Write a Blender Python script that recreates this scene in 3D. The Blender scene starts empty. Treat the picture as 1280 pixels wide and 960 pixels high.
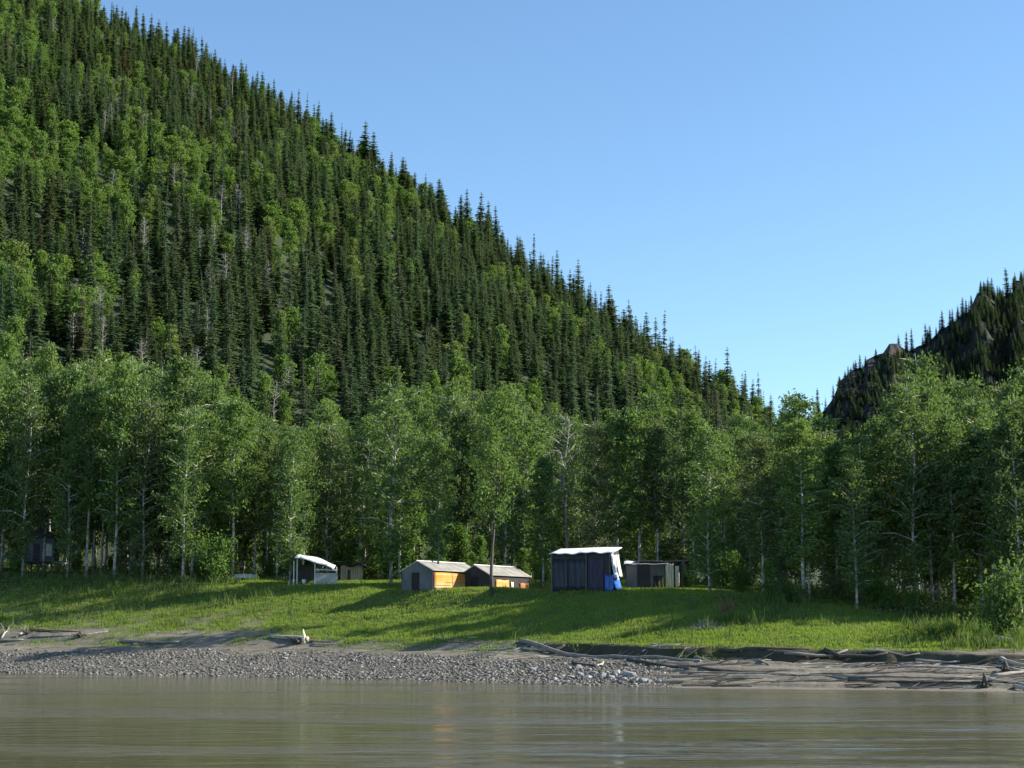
import bpy, math, random
import numpy as np
from mathutils import Vector, Matrix

# ------------------------------------------------------------------ camera, sky, sun
S = bpy.context.scene
COL = S.collection
F = 2030.0                      # focal length in pixels of a 1280 px wide picture
HOR = 792.0                     # horizon row
CAMZ = 2.5
TH = math.atan((HOR - 480) / F)
cam_d = bpy.data.cameras.new('camera')
cam = bpy.data.objects.new('camera', cam_d)
COL.objects.link(cam)
cam_d.sensor_width = 36.0
cam_d.lens = 36.0 * F / 1280.0
cam_d.clip_end = 20000
cam.location = (0, 0, CAMZ)
cam.rotation_euler = (math.pi / 2 + TH, 0, 0)
S.camera = cam

SUN_EL = math.radians(30)
SUN_AZ = math.radians(87)       # clockwise from +Y (the view direction)
w = bpy.data.worlds.new('World')
S.world = w
w.use_nodes = True
nt = w.node_tree
bg = nt.nodes['Background']
sky = nt.nodes.new('ShaderNodeTexSky')
sky.sky_type = 'NISHITA'
sky.sun_disc = False
sky.sun_elevation = SUN_EL
sky.sun_rotation = SUN_AZ
sky.altitude = 300
sky.air_density = 1.0
sky.dust_density = 0.0
sky.ozone_density = 1.3
tint = nt.nodes.new('ShaderNodeMix'); tint.data_type = 'RGBA'; tint.blend_type = 'MULTIPLY'; tint.inputs[0].default_value = 1.0
nt.links.new(sky.outputs[0], tint.inputs[6]); tint.inputs[7].default_value = (0.83, 1.0, 1.10, 1)
nt.links.new(tint.outputs[2], bg.inputs[0])
bg.inputs[1].default_value = 0.094
sd = bpy.data.lights.new('sun', 'SUN')
sd.energy = 5.0
sd.angle = math.radians(0.5)
sd.color = (1.0, 0.93, 0.82)
sun = bpy.data.objects.new('sun', sd)
COL.objects.link(sun)
sdir = Vector((math.sin(SUN_AZ) * math.cos(SUN_EL), math.cos(SUN_AZ) * math.cos(SUN_EL), math.sin(SUN_EL)))
sun.rotation_euler = sdir.to_track_quat('Z', 'Y').to_euler()
S.view_settings.view_transform = 'Standard'
S.view_settings.look = 'None'
S.view_settings.gamma = 1.0
S.view_settings.exposure = 1.1
S.view_settings.use_curve_mapping = False
S.render.engine = 'CYCLES'
S.cycles.max_bounces = 6
S.cycles.diffuse_bounces = 3
S.cycles.glossy_bounces = 3
S.cycles.transmission_bounces = 3
S.cycles.use_denoising = True

random.seed(7)
R = np.random.default_rng(11)

# ------------------------------------------------------------------ small helpers
def zpix(py, Y):
    """world height of the point at depth Y that is seen in row py"""
    k = (480 - py) / F
    dz = Y * (k * math.cos(TH) + math.sin(TH)) / (math.cos(TH) - k * math.sin(TH))
    return CAMZ + dz

def xpix(px, Y, z):
    d = Y * math.cos(TH) + (z - CAMZ) * math.sin(TH)
    return (px - 640) / F * d

def proj(x, y, z):
    d = y * math.cos(TH) + (z - CAMZ) * math.sin(TH)
    v = -y * math.sin(TH) + (z - CAMZ) * math.cos(TH)
    return 640 + F * x / d, 480 - F * v / d

def _h(ix, iy, s):
    n = (ix * 374761393 + iy * 668265263 + s * 974711) & 0xffffffff
    n = ((n ^ (n >> 13)) * 1274126177) & 0xffffffff
    return ((n ^ (n >> 16)) & 0xffff) / 65535.0

def vnoise(x, y, s=0):
    x = np.asarray(x, float); y = np.asarray(y, float)
    x, y = np.broadcast_arrays(x, y)
    ix = np.floor(x).astype(np.int64); iy = np.floor(y).astype(np.int64)
    fx = x - ix; fy = y - iy
    fx = fx * fx * (3 - 2 * fx); fy = fy * fy * (3 - 2 * fy)
    a = _h(ix, iy, s); b = _h(ix + 1, iy, s); c = _h(ix, iy + 1, s); d = _h(ix + 1, iy + 1, s)
    return (a * (1 - fx) + b * fx) * (1 - fy) + (c * (1 - fx) + d * fx) * fy

def fbm(x, y, s=0, o=4):
    t = 0; a = 0.5; n = 0
    x = np.asarray(x, float); y = np.asarray(y, float)
    for i in range(o):
        t = t + a * vnoise(x * 2 ** i, y * 2 ** i, s + i * 17); n += a; a *= 0.5
    return t / n

def sstep(a, b, x):
    t = np.clip((np.asarray(x, float) - a) / (b - a), 0, 1)
    return t * t * (3 - 2 * t)

def mesh_np(name, V, Fq, mats=None, midx=None, smooth=False, colors=None):
    """mesh from numpy arrays, faces all quads or all tris"""
    V = np.asarray(V, np.float32); Fq = np.asarray(Fq, np.int32)
    m = bpy.data.meshes.new(name)
    k = Fq.shape[1]
    m.vertices.add(len(V)); m.vertices.foreach_set('co', V.ravel())
    m.loops.add(Fq.size); m.loops.foreach_set('vertex_index', Fq.ravel())
    m.polygons.add(len(Fq)); m.polygons.foreach_set('loop_start', np.arange(0, Fq.size, k, dtype=np.int32))
    if midx is not None: m.polygons.foreach_set('material_index', np.asarray(midx, np.int32))
    if smooth: m.polygons.foreach_set('use_smooth', np.ones(len(Fq), bool))
    for x in (mats or []): m.materials.append(x)
    if colors:
        for cn, arr in colors.items():
            a = m.attributes.new(cn, 'FLOAT_COLOR', 'POINT')
            a.data.foreach_set('color', np.asarray(arr, np.float32).ravel())
    m.update(calc_edges=True)
    return m

def link(name, mesh, parent=None, loc=(0, 0, 0), rz=0.0, sc=None):
    o = bpy.data.objects.new(name, mesh)
    COL.objects.link(o)
    o.location = loc; o.rotation_euler = (0, 0, rz)
    if sc is not None: o.scale = sc
    if parent is not None: o.parent = parent
    return o

def tag(o, label, cat, group=None):
    o['label'] = label; o['category'] = cat
    if group: o['group'] = group
    return o

def thing(name, label, cat, loc, rz=0.0, group=None):
    o = link(name, None, None, loc, rz)
    return tag(o, label, cat, group)

class MB:
    """collects boxes, tubes and sheets, then links them as one mesh object"""
    def __init__(s): s.v = []; s.f = []
    def add(s, vs, fs):
        b = len(s.v); s.v += [tuple(v) for v in vs]; s.f += [tuple(b + i for i in f) for f in fs]; return s
    def box(s, x0, x1, y0, y1, z0, z1):
        return s.add([(x0, y0, z0), (x1, y0, z0), (x1, y1, z0), (x0, y1, z0), (x0, y0, z1), (x1, y0, z1), (x1, y1, z1), (x0, y1, z1)],
                     [(0, 3, 2, 1), (4, 5, 6, 7), (0, 1, 5, 4), (1, 2, 6, 5), (2, 3, 7, 6), (3, 0, 4, 7)])
    def prism(s, pts, y0, y1):
        """polygon in XZ, extruded along Y"""
        n = len(pts)
        vs = [(x, y0, z) for x, z in pts] + [(x, y1, z) for x, z in pts]
        fs = [tuple(range(n)), tuple(range(2 * n - 1, n - 1, -1))]
        fs += [((i + 1) % n, i, n + i, n + (i + 1) % n) for i in range(n)]
        return s.add(vs, fs)
    def prism_x(s, pts, x0, x1):
        n = len(pts)
        vs = [(x0, y, z) for y, z in pts] + [(x1, y, z) for y, z in pts]
        fs = [tuple(range(n - 1, -1, -1)), tuple(range(n, 2 * n))]
        fs += [(i, (i + 1) % n, n + (i + 1) % n, n + i) for i in range(n)]
        return s.add(vs, fs)
    def tube(s, pts, rads, n=8, cap=True):
        rings = []
        for i, p in enumerate(pts):
            p = Vector(p)
            d = (Vector(pts[min(i + 1, len(pts) - 1)]) - Vector(pts[max(i - 1, 0)])).normalized()
            a = Vector((0, 0, 1)) if abs(d.z) < 0.9 else Vector((1, 0, 0))
            u = d.cross(a).normalized(); v = d.cross(u)
            rings.append([p + (u * math.cos(2 * math.pi * k / n) + v * math.sin(2 * math.pi * k / n)) * rads[i] for k in range(n)])
        fs = []
        for i in range(len(pts) - 1):
            for k in range(n):
                fs.append((i * n + k, (i + 1) * n + k, (i + 1) * n + (k + 1) % n, i * n + (k + 1) % n))
        if cap:
            fs.append(tuple(range(n))); fs.append(tuple((len(pts) - 1) * n + k for k in range(n - 1, -1, -1)))
        return s.add([q for r in rings for q in r], fs)
    def sheet(s, fn, nu, nv, th=0.02):
        """a wavy sheet: fn(u, v) -> point, given thickness along its normal"""
        top = [[Vector(fn(i / nu, j / nv)) for j in range(nv + 1)] for i in range(nu + 1)]
        n0 = (top[-1][0] - top[0][0]).cross(top[0][-1] - top[0][0]).normalized() * th
        vs = [p for r in top for p in r] + [p - n0 for r in top for p in r]
        N = (nu + 1) * (nv + 1); I = lambda i, j: i * (nv + 1) + j
        fs = []
        for i in range(nu):
            for j in range(nv):
                fs.append((I(i, j), I(i + 1, j), I(i + 1, j + 1), I(i, j + 1)))
                fs.append((N + I(i, j), N + I(i, j + 1), N + I(i + 1, j + 1), N + I(i + 1, j)))
        for i in range(nu):
            fs.append((I(i, 0), N + I(i, 0), N + I(i + 1, 0), I(i + 1, 0))); fs.append((I(i, nv), I(i + 1, nv), N + I(i + 1, nv), N + I(i, nv)))
        for j in range(nv):
            fs.append((I(0, j), I(0, j + 1), N + I(0, j + 1), N + I(0, j))); fs.append((I(nu, j), N + I(nu, j), N + I(nu, j + 1), I(nu, j + 1)))
        return s.add(vs, fs)
    def build(s, name, mat, parent=None, loc=(0, 0, 0), rz=0.0, smooth=False):
        m = bpy.data.meshes.new(name)
        m.from_pydata(s.v, [], s.f); m.materials.append(mat)
        if smooth:
            for p in m.polygons: p.use_smooth = True
        m.update()
        return link(name, m, parent, loc, rz)

# ------------------------------------------------------------------ materials
def nmat(name):
    m = bpy.data.materials.new(name); m.use_nodes = True
    t = m.node_tree; b = t.nodes['Principled BSDF']
    return m, t, b, t.links

def N(t, typ, **kw):
    n = t.nodes.new(typ)
    for k, v in kw.items():
        if k in n.inputs.keys(): n.inputs[k].default_value = v
        else: setattr(n, k, v)
    return n

def ramp(t, fac, stops):
    r = t.nodes.new('ShaderNodeValToRGB')
    while len(r.color_ramp.elements) < len(stops): r.color_ramp.elements.new(0.5)
    for e, (p, c) in zip(r.color_ramp.elements, stops):
        e.position = p; e.color = (*c, 1)
    t.links.new(fac, r.inputs[0])
    return r.outputs[0]

def surf(name, stops, scale=3.0, stretch=(1, 1, 1), rough=0.85, bump=0.3, detail=6, spec=0.3, coord='Object', bdist=0.03):
    m, t, b, L = nmat(name)
    tc = N(t, 'ShaderNodeTexCoord'); mp = N(t, 'ShaderNodeMapping'); mp.inputs['Scale'].default_value = stretch
    L.new(tc.outputs[coord], mp.inputs[0])
    no = N(t, 'ShaderNodeTexNoise', Scale=scale, Detail=detail, Roughness=0.62)
    L.new(mp.outputs[0], no.inputs['Vector'])
    L.new(ramp(t, no.outputs[0], stops), b.inputs['Base Color'])
    b.inputs['Roughness'].default_value = rough
    b.inputs['Specular IOR Level'].default_value = spec
    bu = N(t, 'ShaderNodeBump', Strength=bump, Distance=bdist)
    L.new(no.outputs[0], bu.inputs['Height']); L.new(bu.outputs[0], b.inputs['Normal'])
    return m

def leafmat(name, c1, c2, c3, trans=0.35, tcol=1.6, rough=0.7, tints=None):
    """leaf: each leaf its own tint between c1 and c2, each tree drawn towards c3"""
    m, t, b, L = nmat(name)
    g = N(t, 'ShaderNodeNewGeometry'); oi = N(t, 'ShaderNodeObjectInfo')
    a = ramp(t, g.outputs['Random Per Island'], [(0.0, c1), (0.6, tuple((p + q) / 2 for p, q in zip(c1, c2))), (1.0, c2)])
    mx = N(t, 'ShaderNodeMix', data_type='RGBA')
    mm = N(t, 'ShaderNodeMath', operation='MULTIPLY'); mm.inputs[1].default_value = 0.75
    L.new(oi.outputs['Random'], mm.inputs[0]); L.new(mm.outputs[0], mx.inputs[0])
    L.new(a, mx.inputs[6]); mx.inputs[7].default_value = (*c3, 1)
    if tints:
        m7 = N(t, 'ShaderNodeMath', operation='MULTIPLY'); m7.inputs[1].default_value = 7.31; L.new(oi.outputs['Random'], m7.inputs[0])
        fr = N(t, 'ShaderNodeMath', operation='FRACT'); L.new(m7.outputs[0], fr.inputs[0])
        L.new(ramp(t, fr.outputs[0], [(i / (len(tints) - 1), c_) for i, c_ in enumerate(tints)]), mx.inputs[7])
    L.new(mx.outputs[2], b.inputs['Base Color'])
    b.inputs['Roughness'].default_value = rough
    b.inputs['Specular IOR Level'].default_value = 0.08
    tr = N(t, 'ShaderNodeBsdfTranslucent')
    mu = N(t, 'ShaderNodeMix', data_type='RGBA', blend_type='MULTIPLY'); mu.inputs[0].default_value = 1.0
    L.new(mx.outputs[2], mu.inputs[6]); mu.inputs[7].default_value = (tcol * 1.1, tcol * 1.15, tcol * 0.55, 1)
    L.new(mu.outputs[2], tr.inputs[0])
    ms = N(t, 'ShaderNodeMixShader'); ms.inputs[0].default_value = trans
    L.new(b.outputs[0], ms.inputs[1]); L.new(tr.outputs[0], ms.inputs[2])
    L.new(ms.outputs[0], t.nodes['Material Output'].inputs[0])
    return m

M = {}
M['poplar'] = leafmat('poplar_leaf', (0.070, 0.118, 0.038), (0.155, 0.23, 0.07), (0.055, 0.10, 0.035), tints=[(0.06, 0.085, 0.045), (0.10, 0.15, 0.045), (0.155, 0.21, 0.06), (0.075, 0.11, 0.05), (0.14, 0.155, 0.08), (0.05, 0.072, 0.036)])
M['birch'] = leafmat('birch_leaf', (0.08, 0.14, 0.035), (0.15, 0.225, 0.06), (0.115, 0.145, 0.05), tints=[(0.08, 0.14, 0.045), (0.14, 0.20, 0.055), (0.16, 0.18, 0.075), (0.10, 0.17, 0.04)])
M['spruce'] = leafmat('spruce_needle', (0.050, 0.088, 0.052), (0.105, 0.160, 0.085), (0.090, 0.105, 0.042), trans=0.38, tcol=1.45, tints=[(0.050, 0.085, 0.058), (0.085, 0.13, 0.060), (0.060, 0.10, 0.064), (0.125, 0.155, 0.075), (0.040, 0.068, 0.048), (0.115, 0.12, 0.09), (0.08, 0.135, 0.062), (0.12, 0.09, 0.065)])
M['bush'] = leafmat('bush_leaf', (0.07, 0.13, 0.03), (0.15, 0.24, 0.055), (0.09, 0.15, 0.05))
M['grass'] = leafmat('grass_blade', (0.115, 0.178, 0.030), (0.225, 0.30, 0.062), (0.165, 0.225, 0.048), trans=0.35)
M['weed'] = leafmat('weed_leaf', (0.06, 0.11, 0.03), (0.14, 0.19, 0.055), (0.12, 0.13, 0.06))
M['bark_pale'] = surf('poplar_bark', [(0.35, (0.10, 0.095, 0.08)), (0.5, (0.30, 0.285, 0.25)), (0.64, (0.60, 0.58, 0.52))], 1.2, (1, 1, 2.2), bump=0.5)
M['bark_dark'] = surf('spruce_and_shaded_bark', [(0.3, (0.05, 0.04, 0.03)), (0.7, (0.14, 0.12, 0.10))], 3, (1, 1, 0.5))
M['bark_snag'] = surf('snag_bark', [(0.3, (0.16, 0.15, 0.135)), (0.7, (0.38, 0.36, 0.33))], 2, (1, 1, 0.5))
M['wood_pale'] = surf('driftwood_bleached', [(0.3, (0.20, 0.17, 0.13)), (0.65, (0.50, 0.45, 0.37))], 3, (0.4, 3, 3), bump=0.5)
M['wood_grey'] = surf('driftwood_grey', [(0.3, (0.10, 0.09, 0.08)), (0.65, (0.30, 0.27, 0.24))], 3, (0.4, 3, 3), bump=0.5)
M['wood_brown'] = surf('driftwood_brown', [(0.3, (0.10, 0.065, 0.04)), (0.65, (0.30, 0.22, 0.14))], 3, (0.4, 3, 3), bump=0.5)
M['wood_dark'] = surf('driftwood_wet', [(0.3, (0.03, 0.026, 0.022)), (0.65, (0.10, 0.085, 0.07))], 3, (0.4, 3, 3), bump=0.5)
M['rock'] = surf('river_rock', [(0.3, (0.13, 0.13, 0.14)), (0.7, (0.34, 0.335, 0.33))], 2.5, bump=0.5)
M['canvas'] = surf('grey_canvas', [(0.35, (0.085, 0.088, 0.09)), (0.65, (0.14, 0.143, 0.145))], 1.5, (1, 1, 0.6), bump=0.4)
M['canvas_dark'] = surf('dark_canvas', [(0.35, (0.026, 0.026, 0.028)), (0.65, (0.05, 0.046, 0.046))], 1.5, bump=0.4)
M['canvas_tan'] = surf('tan_canvas', [(0.35, (0.20, 0.195, 0.17)), (0.65, (0.32, 0.31, 0.275))], 1.2, bump=0.3)
M['canvas_pale'] = surf('pale_canvas', [(0.35, (0.55, 0.56, 0.52)), (0.65, (0.72, 0.72, 0.68))], 1.2, bump=0.3)
M['white_tarp'] = surf('white_tarp', [(0.35, (0.62, 0.63, 0.64)), (0.6, (0.82, 0.82, 0.82))], 1.0, bump=0.5, rough=0.5)
M['metal_roof'] = surf('pale_metal', [(0.35, (0.60, 0.60, 0.60)), (0.6, (0.80, 0.80, 0.79))], 1.0, (1, 6, 1), bump=0.3, rough=0.45)
M['board_white'] = surf('whitewashed_panel', [(0.35, (0.42, 0.42, 0.41)), (0.65, (0.66, 0.66, 0.64))], 2.0, (1, 1, 3), bump=0.3)
M['board_grey'] = surf('weathered_boards', [(0.3, (0.05, 0.047, 0.045)), (0.7, (0.16, 0.15, 0.135))], 3, (6, 6, 0.5), bump=0.6)
M['board_pale'] = surf('pale_boards', [(0.3, (0.20, 0.17, 0.13)), (0.7, (0.52, 0.45, 0.34))], 3, (6, 6, 0.5), bump=0.6)
M['board_dark'] = surf('dark_boards', [(0.3, (0.025, 0.025, 0.028)), (0.7, (0.08, 0.075, 0.075))], 3, (6, 6, 0.5), bump=0.6)
M['shade'] = surf('black_and_doorway_shade', [(0.3, (0.012, 0.012, 0.014)), (0.7, (0.03, 0.03, 0.03))], 3)  # black covers, roof and pipe; also paints shade in the tent doorways
M['blue_dark'] = surf('navy_tarp', [(0.35, (0.016, 0.018, 0.028)), (0.65, (0.042, 0.045, 0.062))], 1.6, (2, 2, 0.5), bump=0.8, rough=0.45)
M['blue'] = surf('blue_tarp', [(0.35, (0.02, 0.09, 0.42)), (0.65, (0.05, 0.20, 0.62))], 2.5, (2, 2, 0.6), bump=0.8, rough=0.4)
M['blonde'] = surf('straw_cloth', [(0.35, (0.45, 0.36, 0.22)), (0.6, (0.74, 0.66, 0.48))], 2.5, (3, 3, 0.5), bump=0.6)
M['blue_grey'] = surf('blue_grey_paint', [(0.35, (0.10, 0.115, 0.15)), (0.65, (0.17, 0.18, 0.22))], 2.5, (0.5, 0.5, 6), bump=0.5)
M['crag'] = surf('crag_rock', [(0.3, (0.010, 0.012, 0.009)), (0.55, (0.022, 0.021, 0.018)), (0.75, (0.038, 0.032, 0.029))], 0.06, (1, 1, 2.0), bump=1.0, detail=9, bdist=3.0)  # dark rock, deepened further so the colour carries the hill's shade

def patchy(m, dry, scale=0.22, lo=0.50, hi=0.68):
    t = m.node_tree; b = t.nodes['Principled BSDF']; src = b.inputs['Base Color'].links[0].from_socket
    tc = N(t, 'ShaderNodeTexCoord'); mp = N(t, 'ShaderNodeMapping'); mp.inputs['Scale'].default_value = (0.6, 1.3, 1); t.links.new(tc.outputs['Object'], mp.inputs[0])
    no = N(t, 'ShaderNodeTexNoise', Scale=scale * 1.6, Detail=5, Roughness=0.65); t.links.new(mp.outputs[0], no.inputs['Vector'])
    mx = N(t, 'ShaderNodeMix', data_type='RGBA'); f = ramp(t, no.outputs[0], [(lo, (0, 0, 0)), (hi, (0.75, 0.75, 0.75))]); t.links.new(f, mx.inputs[0])
    t.links.new(src, mx.inputs[6]); mx.inputs[7].default_value = (*dry, 1); t.links.new(mx.outputs[2], b.inputs['Base Color'])
patchy(M['grass'], (0.20, 0.20, 0.075))

def tarp_orange():
    m, t, b, L = nmat('orange_tarp')
    tc = N(t, 'ShaderNodeTexCoord'); sp = N(t, 'ShaderNodeSeparateXYZ'); L.new(tc.outputs['Object'], sp.inputs[0])
    no = N(t, 'ShaderNodeTexNoise', Scale=1.3, Detail=4); L.new(tc.outputs['Object'], no.inputs['Vector'])
    ad = N(t, 'ShaderNodeMath', operation='MULTIPLY_ADD'); ad.inputs[1].default_value = 0.62; ad.inputs[2].default_value = -0.16
    L.new(sp.outputs['Z'], ad.inputs[0])
    a2 = N(t, 'ShaderNodeMath', operation='ADD'); L.new(ad.outputs[0], a2.inputs[0])
    m3 = N(t, 'ShaderNodeMath', operation='MULTIPLY'); m3.inputs[1].default_value = 0.7; L.new(no.outputs[0], m3.inputs[0]); L.new(m3.outputs[0], a2.inputs[1])
    c = ramp(t, a2.outputs[0], [(0.38, (0.84, 0.62, 0.33)), (0.60, (0.86, 0.44, 0.11)), (0.92, (0.87, 0.31, 0.03))])
    L.new(c, b.inputs['Base Color']); b.inputs['Roughness'].default_value = 0.5
    tr = N(t, 'ShaderNodeBsdfTranslucent'); L.new(c, tr.inputs[0])
    ms = N(t, 'ShaderNodeMixShader'); ms.inputs[0].default_value = 0.3
    L.new(b.outputs[0], ms.inputs[1]); L.new(tr.outputs[0], ms.inputs[2]); L.new(ms.outputs[0], t.nodes['Material Output'].inputs[0])
    return m
M['orange'] = tarp_orange()

def glow_panel():
    m, t, b, L = nmat('translucent_panel')
    b.inputs['Base Color'].default_value = (0.6, 0.6, 0.6, 1)
    tr = N(t, 'ShaderNodeBsdfTranslucent'); tr.inputs[0].default_value = (0.85, 0.85, 0.86, 1)
    no = N(t, 'ShaderNodeTexNoise', Scale=3.0, Detail=5); mr = N(t, 'ShaderNodeMapRange'); mr.inputs[3].default_value = 0.4; mr.inputs[4].default_value = 0.85
    L.new(no.outputs[0], mr.inputs[0])
    ms = N(t, 'ShaderNodeMixShader'); L.new(mr.outputs[0], ms.inputs[0]); L.new(b.outputs[0], ms.inputs[1]); L.new(tr.outputs[0], ms.inputs[2]); L.new(ms.outputs[0], t.nodes['Material Output'].inputs[0])
    return m
M['panel'] = glow_panel()

def ground_material():
    """attribute 'cover': R gravel, G grass, B forest litter; the rest is mud"""
    m, t, b, L = nmat('bank_ground')
    at = N(t, 'ShaderNodeAttribute', attribute_name='cover'); sp = N(t, 'ShaderNodeSeparateColor'); L.new(at.outputs['Color'], sp.inputs[0])
    tc = N(t, 'ShaderNodeTexCoord')
    def noise(sc, det=6, st=(1, 1, 1)):
        mp = N(t, 'ShaderNodeMapping'); mp.inputs['Scale'].default_value = st; L.new(tc.outputs['Object'], mp.inputs[0])
        n = N(t, 'ShaderNodeTexNoise', Scale=sc, Detail=det, Roughness=0.65); L.new(mp.outputs[0], n.inputs['Vector']); return n.outputs[0]
    mud = ramp(t, noise(0.9, 8, (0.25, 1, 4)), [(0.3, (0.115, 0.10, 0.078)), (0.5, (0.17, 0.15, 0.115)), (0.7, (0.235, 0.215, 0.165))])
    grv = ramp(t, noise(3.0, 8), [(0.3, (0.075, 0.068, 0.056)), (0.5, (0.135, 0.122, 0.10)), (0.7, (0.20, 0.185, 0.155))])
    grs = ramp(t, noise(0.8, 8), [(0.3, (0.05, 0.07, 0.018)), (0.7, (0.14, 0.165, 0.04))])
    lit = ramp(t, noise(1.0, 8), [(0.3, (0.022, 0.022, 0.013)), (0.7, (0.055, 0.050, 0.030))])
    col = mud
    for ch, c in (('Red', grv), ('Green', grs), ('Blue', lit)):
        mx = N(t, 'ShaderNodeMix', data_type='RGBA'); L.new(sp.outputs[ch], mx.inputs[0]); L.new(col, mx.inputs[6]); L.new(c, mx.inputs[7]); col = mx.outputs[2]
    L.new(col, b.inputs['Base Color']); b.inputs['Roughness'].default_value = 0.9; b.inputs['Specular IOR Level'].default_value = 0.15
    bu = N(t, 'ShaderNodeBump', Strength=0.6, Distance=0.12); L.new(noise(3.5, 8), bu.inputs['Height']); L.new(bu.outputs[0], b.inputs['Normal'])
    return m
M['ground'] = ground_material()
M['hill'] = surf('hill_floor', [(0.3, (0.016, 0.026, 0.010)), (0.6, (0.036, 0.050, 0.020)), (0.8, (0.06, 0.062, 0.042))], 0.03, detail=9, bump=0.6, bdist=1.0)

def water_material():
    m, t, b, L = nmat('silty_river_water')
    b.inputs['Base Color'].default_value = (0.098, 0.090, 0.054, 1)
    b.inputs['Roughness'].default_value = 0.10; b.inputs['IOR'].default_value = 1.33
    tc = N(t, 'ShaderNodeTexCoord')
    def noise(sc, st, det=3):
        mp = N(t, 'ShaderNodeMapping'); mp.inputs['Scale'].default_value = st; L.new(tc.outputs['Object'], mp.inputs[0])
        n = N(t, 'ShaderNodeTexNoise', Scale=sc, Detail=det, Roughness=0.5); L.new(mp.outputs[0], n.inputs['Vector']); return n.outputs[0]
    patch = ramp(t, noise(0.10, (0.35, 1.3, 1), 4), [(0.50, (0.08, 0.08, 0.08)), (0.64, (0.8, 0.8, 0.8))])
    mp = N(t, 'ShaderNodeMapping'); mp.inputs['Location'].default_value = (-0.55, -3.1, 0); mp.inputs['Scale'].default_value = (1 / 11, 1 / 12, 1); L.new(tc.outputs['Object'], mp.inputs[0])
    gr = N(t, 'ShaderNodeTexGradient', gradient_type='SPHERICAL'); L.new(mp.outputs[0], gr.inputs[0])
    st = ramp(t, noise(0.8, (0.10, 0.8, 1), 4), [(0.52, (0, 0, 0)), (0.58, (1, 1, 1))])
    gm = N(t, 'ShaderNodeMath', operation='MULTIPLY'); L.new(gr.outputs['Fac'], gm.inputs[0]); L.new(st, gm.inputs[1])
    ma = N(t, 'ShaderNodeMath', operation='MULTIPLY_ADD'); L.new(gm.outputs[0], ma.inputs[0]); ma.inputs[1].default_value = 2.6; L.new(patch, ma.inputs[2]); patch = ma.outputs[0]
    fine = noise(1.6, (0.35, 1.0, 1), 4)
    mu = N(t, 'ShaderNodeMath', operation='MULTIPLY'); L.new(patch, mu.inputs[0]); L.new(fine, mu.inputs[1])
    swell = noise(0.35, (0.25, 1.0, 1), 2)
    b1 = N(t, 'ShaderNodeBump', Strength=1.0, Distance=0.36); L.new(mu.outputs[0], b1.inputs['Height'])
    b2 = N(t, 'ShaderNodeBump', Strength=0.22, Distance=0.12); L.new(swell, b2.inputs['Height']); L.new(b1.outputs[0], b2.inputs['Normal'])
    L.new(b2.outputs[0], b.inputs['Normal'])
    return m
M['water'] = water_material()

# ------------------------------------------------------------------ terrain
COLPX = np.array([0, 400, 650, 850, 1000, 1130, 1280], float)
DN = [0, 11, 15, 22, 30, 45]
ROWS = np.array([[840, 806, 790, 762, 726, 710],
                 [846, 812, 797, 768, 733, 722],
                 [852, 818, 802, 770, 739, 729],
                 [858, 822, 806, 772, 742, 731],
                 [860, 824, 808, 775, 750, 742],
                 [861, 826, 812, 785, 758, 750],
                 [864, 832, 818, 800, 785, 776]], float)
def shoreY(px):
    return CAMZ * F / (np.interp(px, COLPX, ROWS[:, 0]) - HOR)
ZT = np.zeros_like(ROWS)
for i in range(len(COLPX)):
    for j, d in enumerate(DN):
        ZT[i, j] = 0 if j == 0 else zpix(ROWS[i, j], shoreY(COLPX[i]) + d)
PADS = []
def ground_z(x, y, pads=True):
    x = np.asarray(x, float); y = np.asarray(y, float)
    px = np.clip(640 + F * x / np.maximum(y, 1), -150, 1430)
    d = y - shoreY(px)
    cols = [np.interp(px, COLPX, ZT[:, j]) for j in range(6)]
    z = np.zeros_like(d + 0.0)
    for j in range(5):
        t = np.clip((d - DN[j]) / (DN[j + 1] - DN[j]), 0, 1)
        if j == 1: t = sstep(0.15, 0.95, t)
        z = z + (cols[j + 1] - cols[j]) * t
    z = z + np.clip(d - 45, 0, 160) * 0.018 + np.clip(d - 205, 0, 1e5) * 0.004
    # layered silt ledges on the downstream beach
    k = sstep(760, 860, px) * sstep(0.2, 1.0, d) * (1 - sstep(13, 16, d))
    zz = z + 0.10 * (fbm(x * 0.15, y * 0.5, 3) - 0.5)
    q = zz / 0.27; fr = q - np.floor(q)
    z = z * (1 - k) + k * ((np.floor(q) + 0.30 * fr + 0.70 * sstep(0.70, 0.86, fr)) * 0.27)
    # cut bank under the turf
    k2 = sstep(640, 740, px) * (1 - sstep(1180, 1260, px))
    dd = d + 1.6 * (fbm(x * 0.35, 0 * y, 9) - 0.5)
    z = z + k2 * 0.50 * (sstep(13.6, 13.9, dd) - 1) * (1 - sstep(14, 20, dd) * 0) * sstep(9, 13, d) * (1 - sstep(13.9, 14.0, dd))
    rough = 0.22 * (fbm(x * 0.25, y * 0.25, 5) - 0.5) + 0.10 * (fbm(x * 1.3, y * 1.3, 6) - 0.5)
    z = z + rough * sstep(0, 2.5, d)
    z = np.where(d < 0, np.maximum(d * 0.13, -3.0) + 0 * z, z)
    if pads:
        for (cx, cy, r, z0) in PADS:
            q = 1 - sstep(r, r * 1.8, np.hypot(x - cx, y - cy)); z = z * (1 - q) + z0 * q
    return z
def gz(x, y): return float(ground_z(np.array([x]), np.array([y]))[0])
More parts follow.
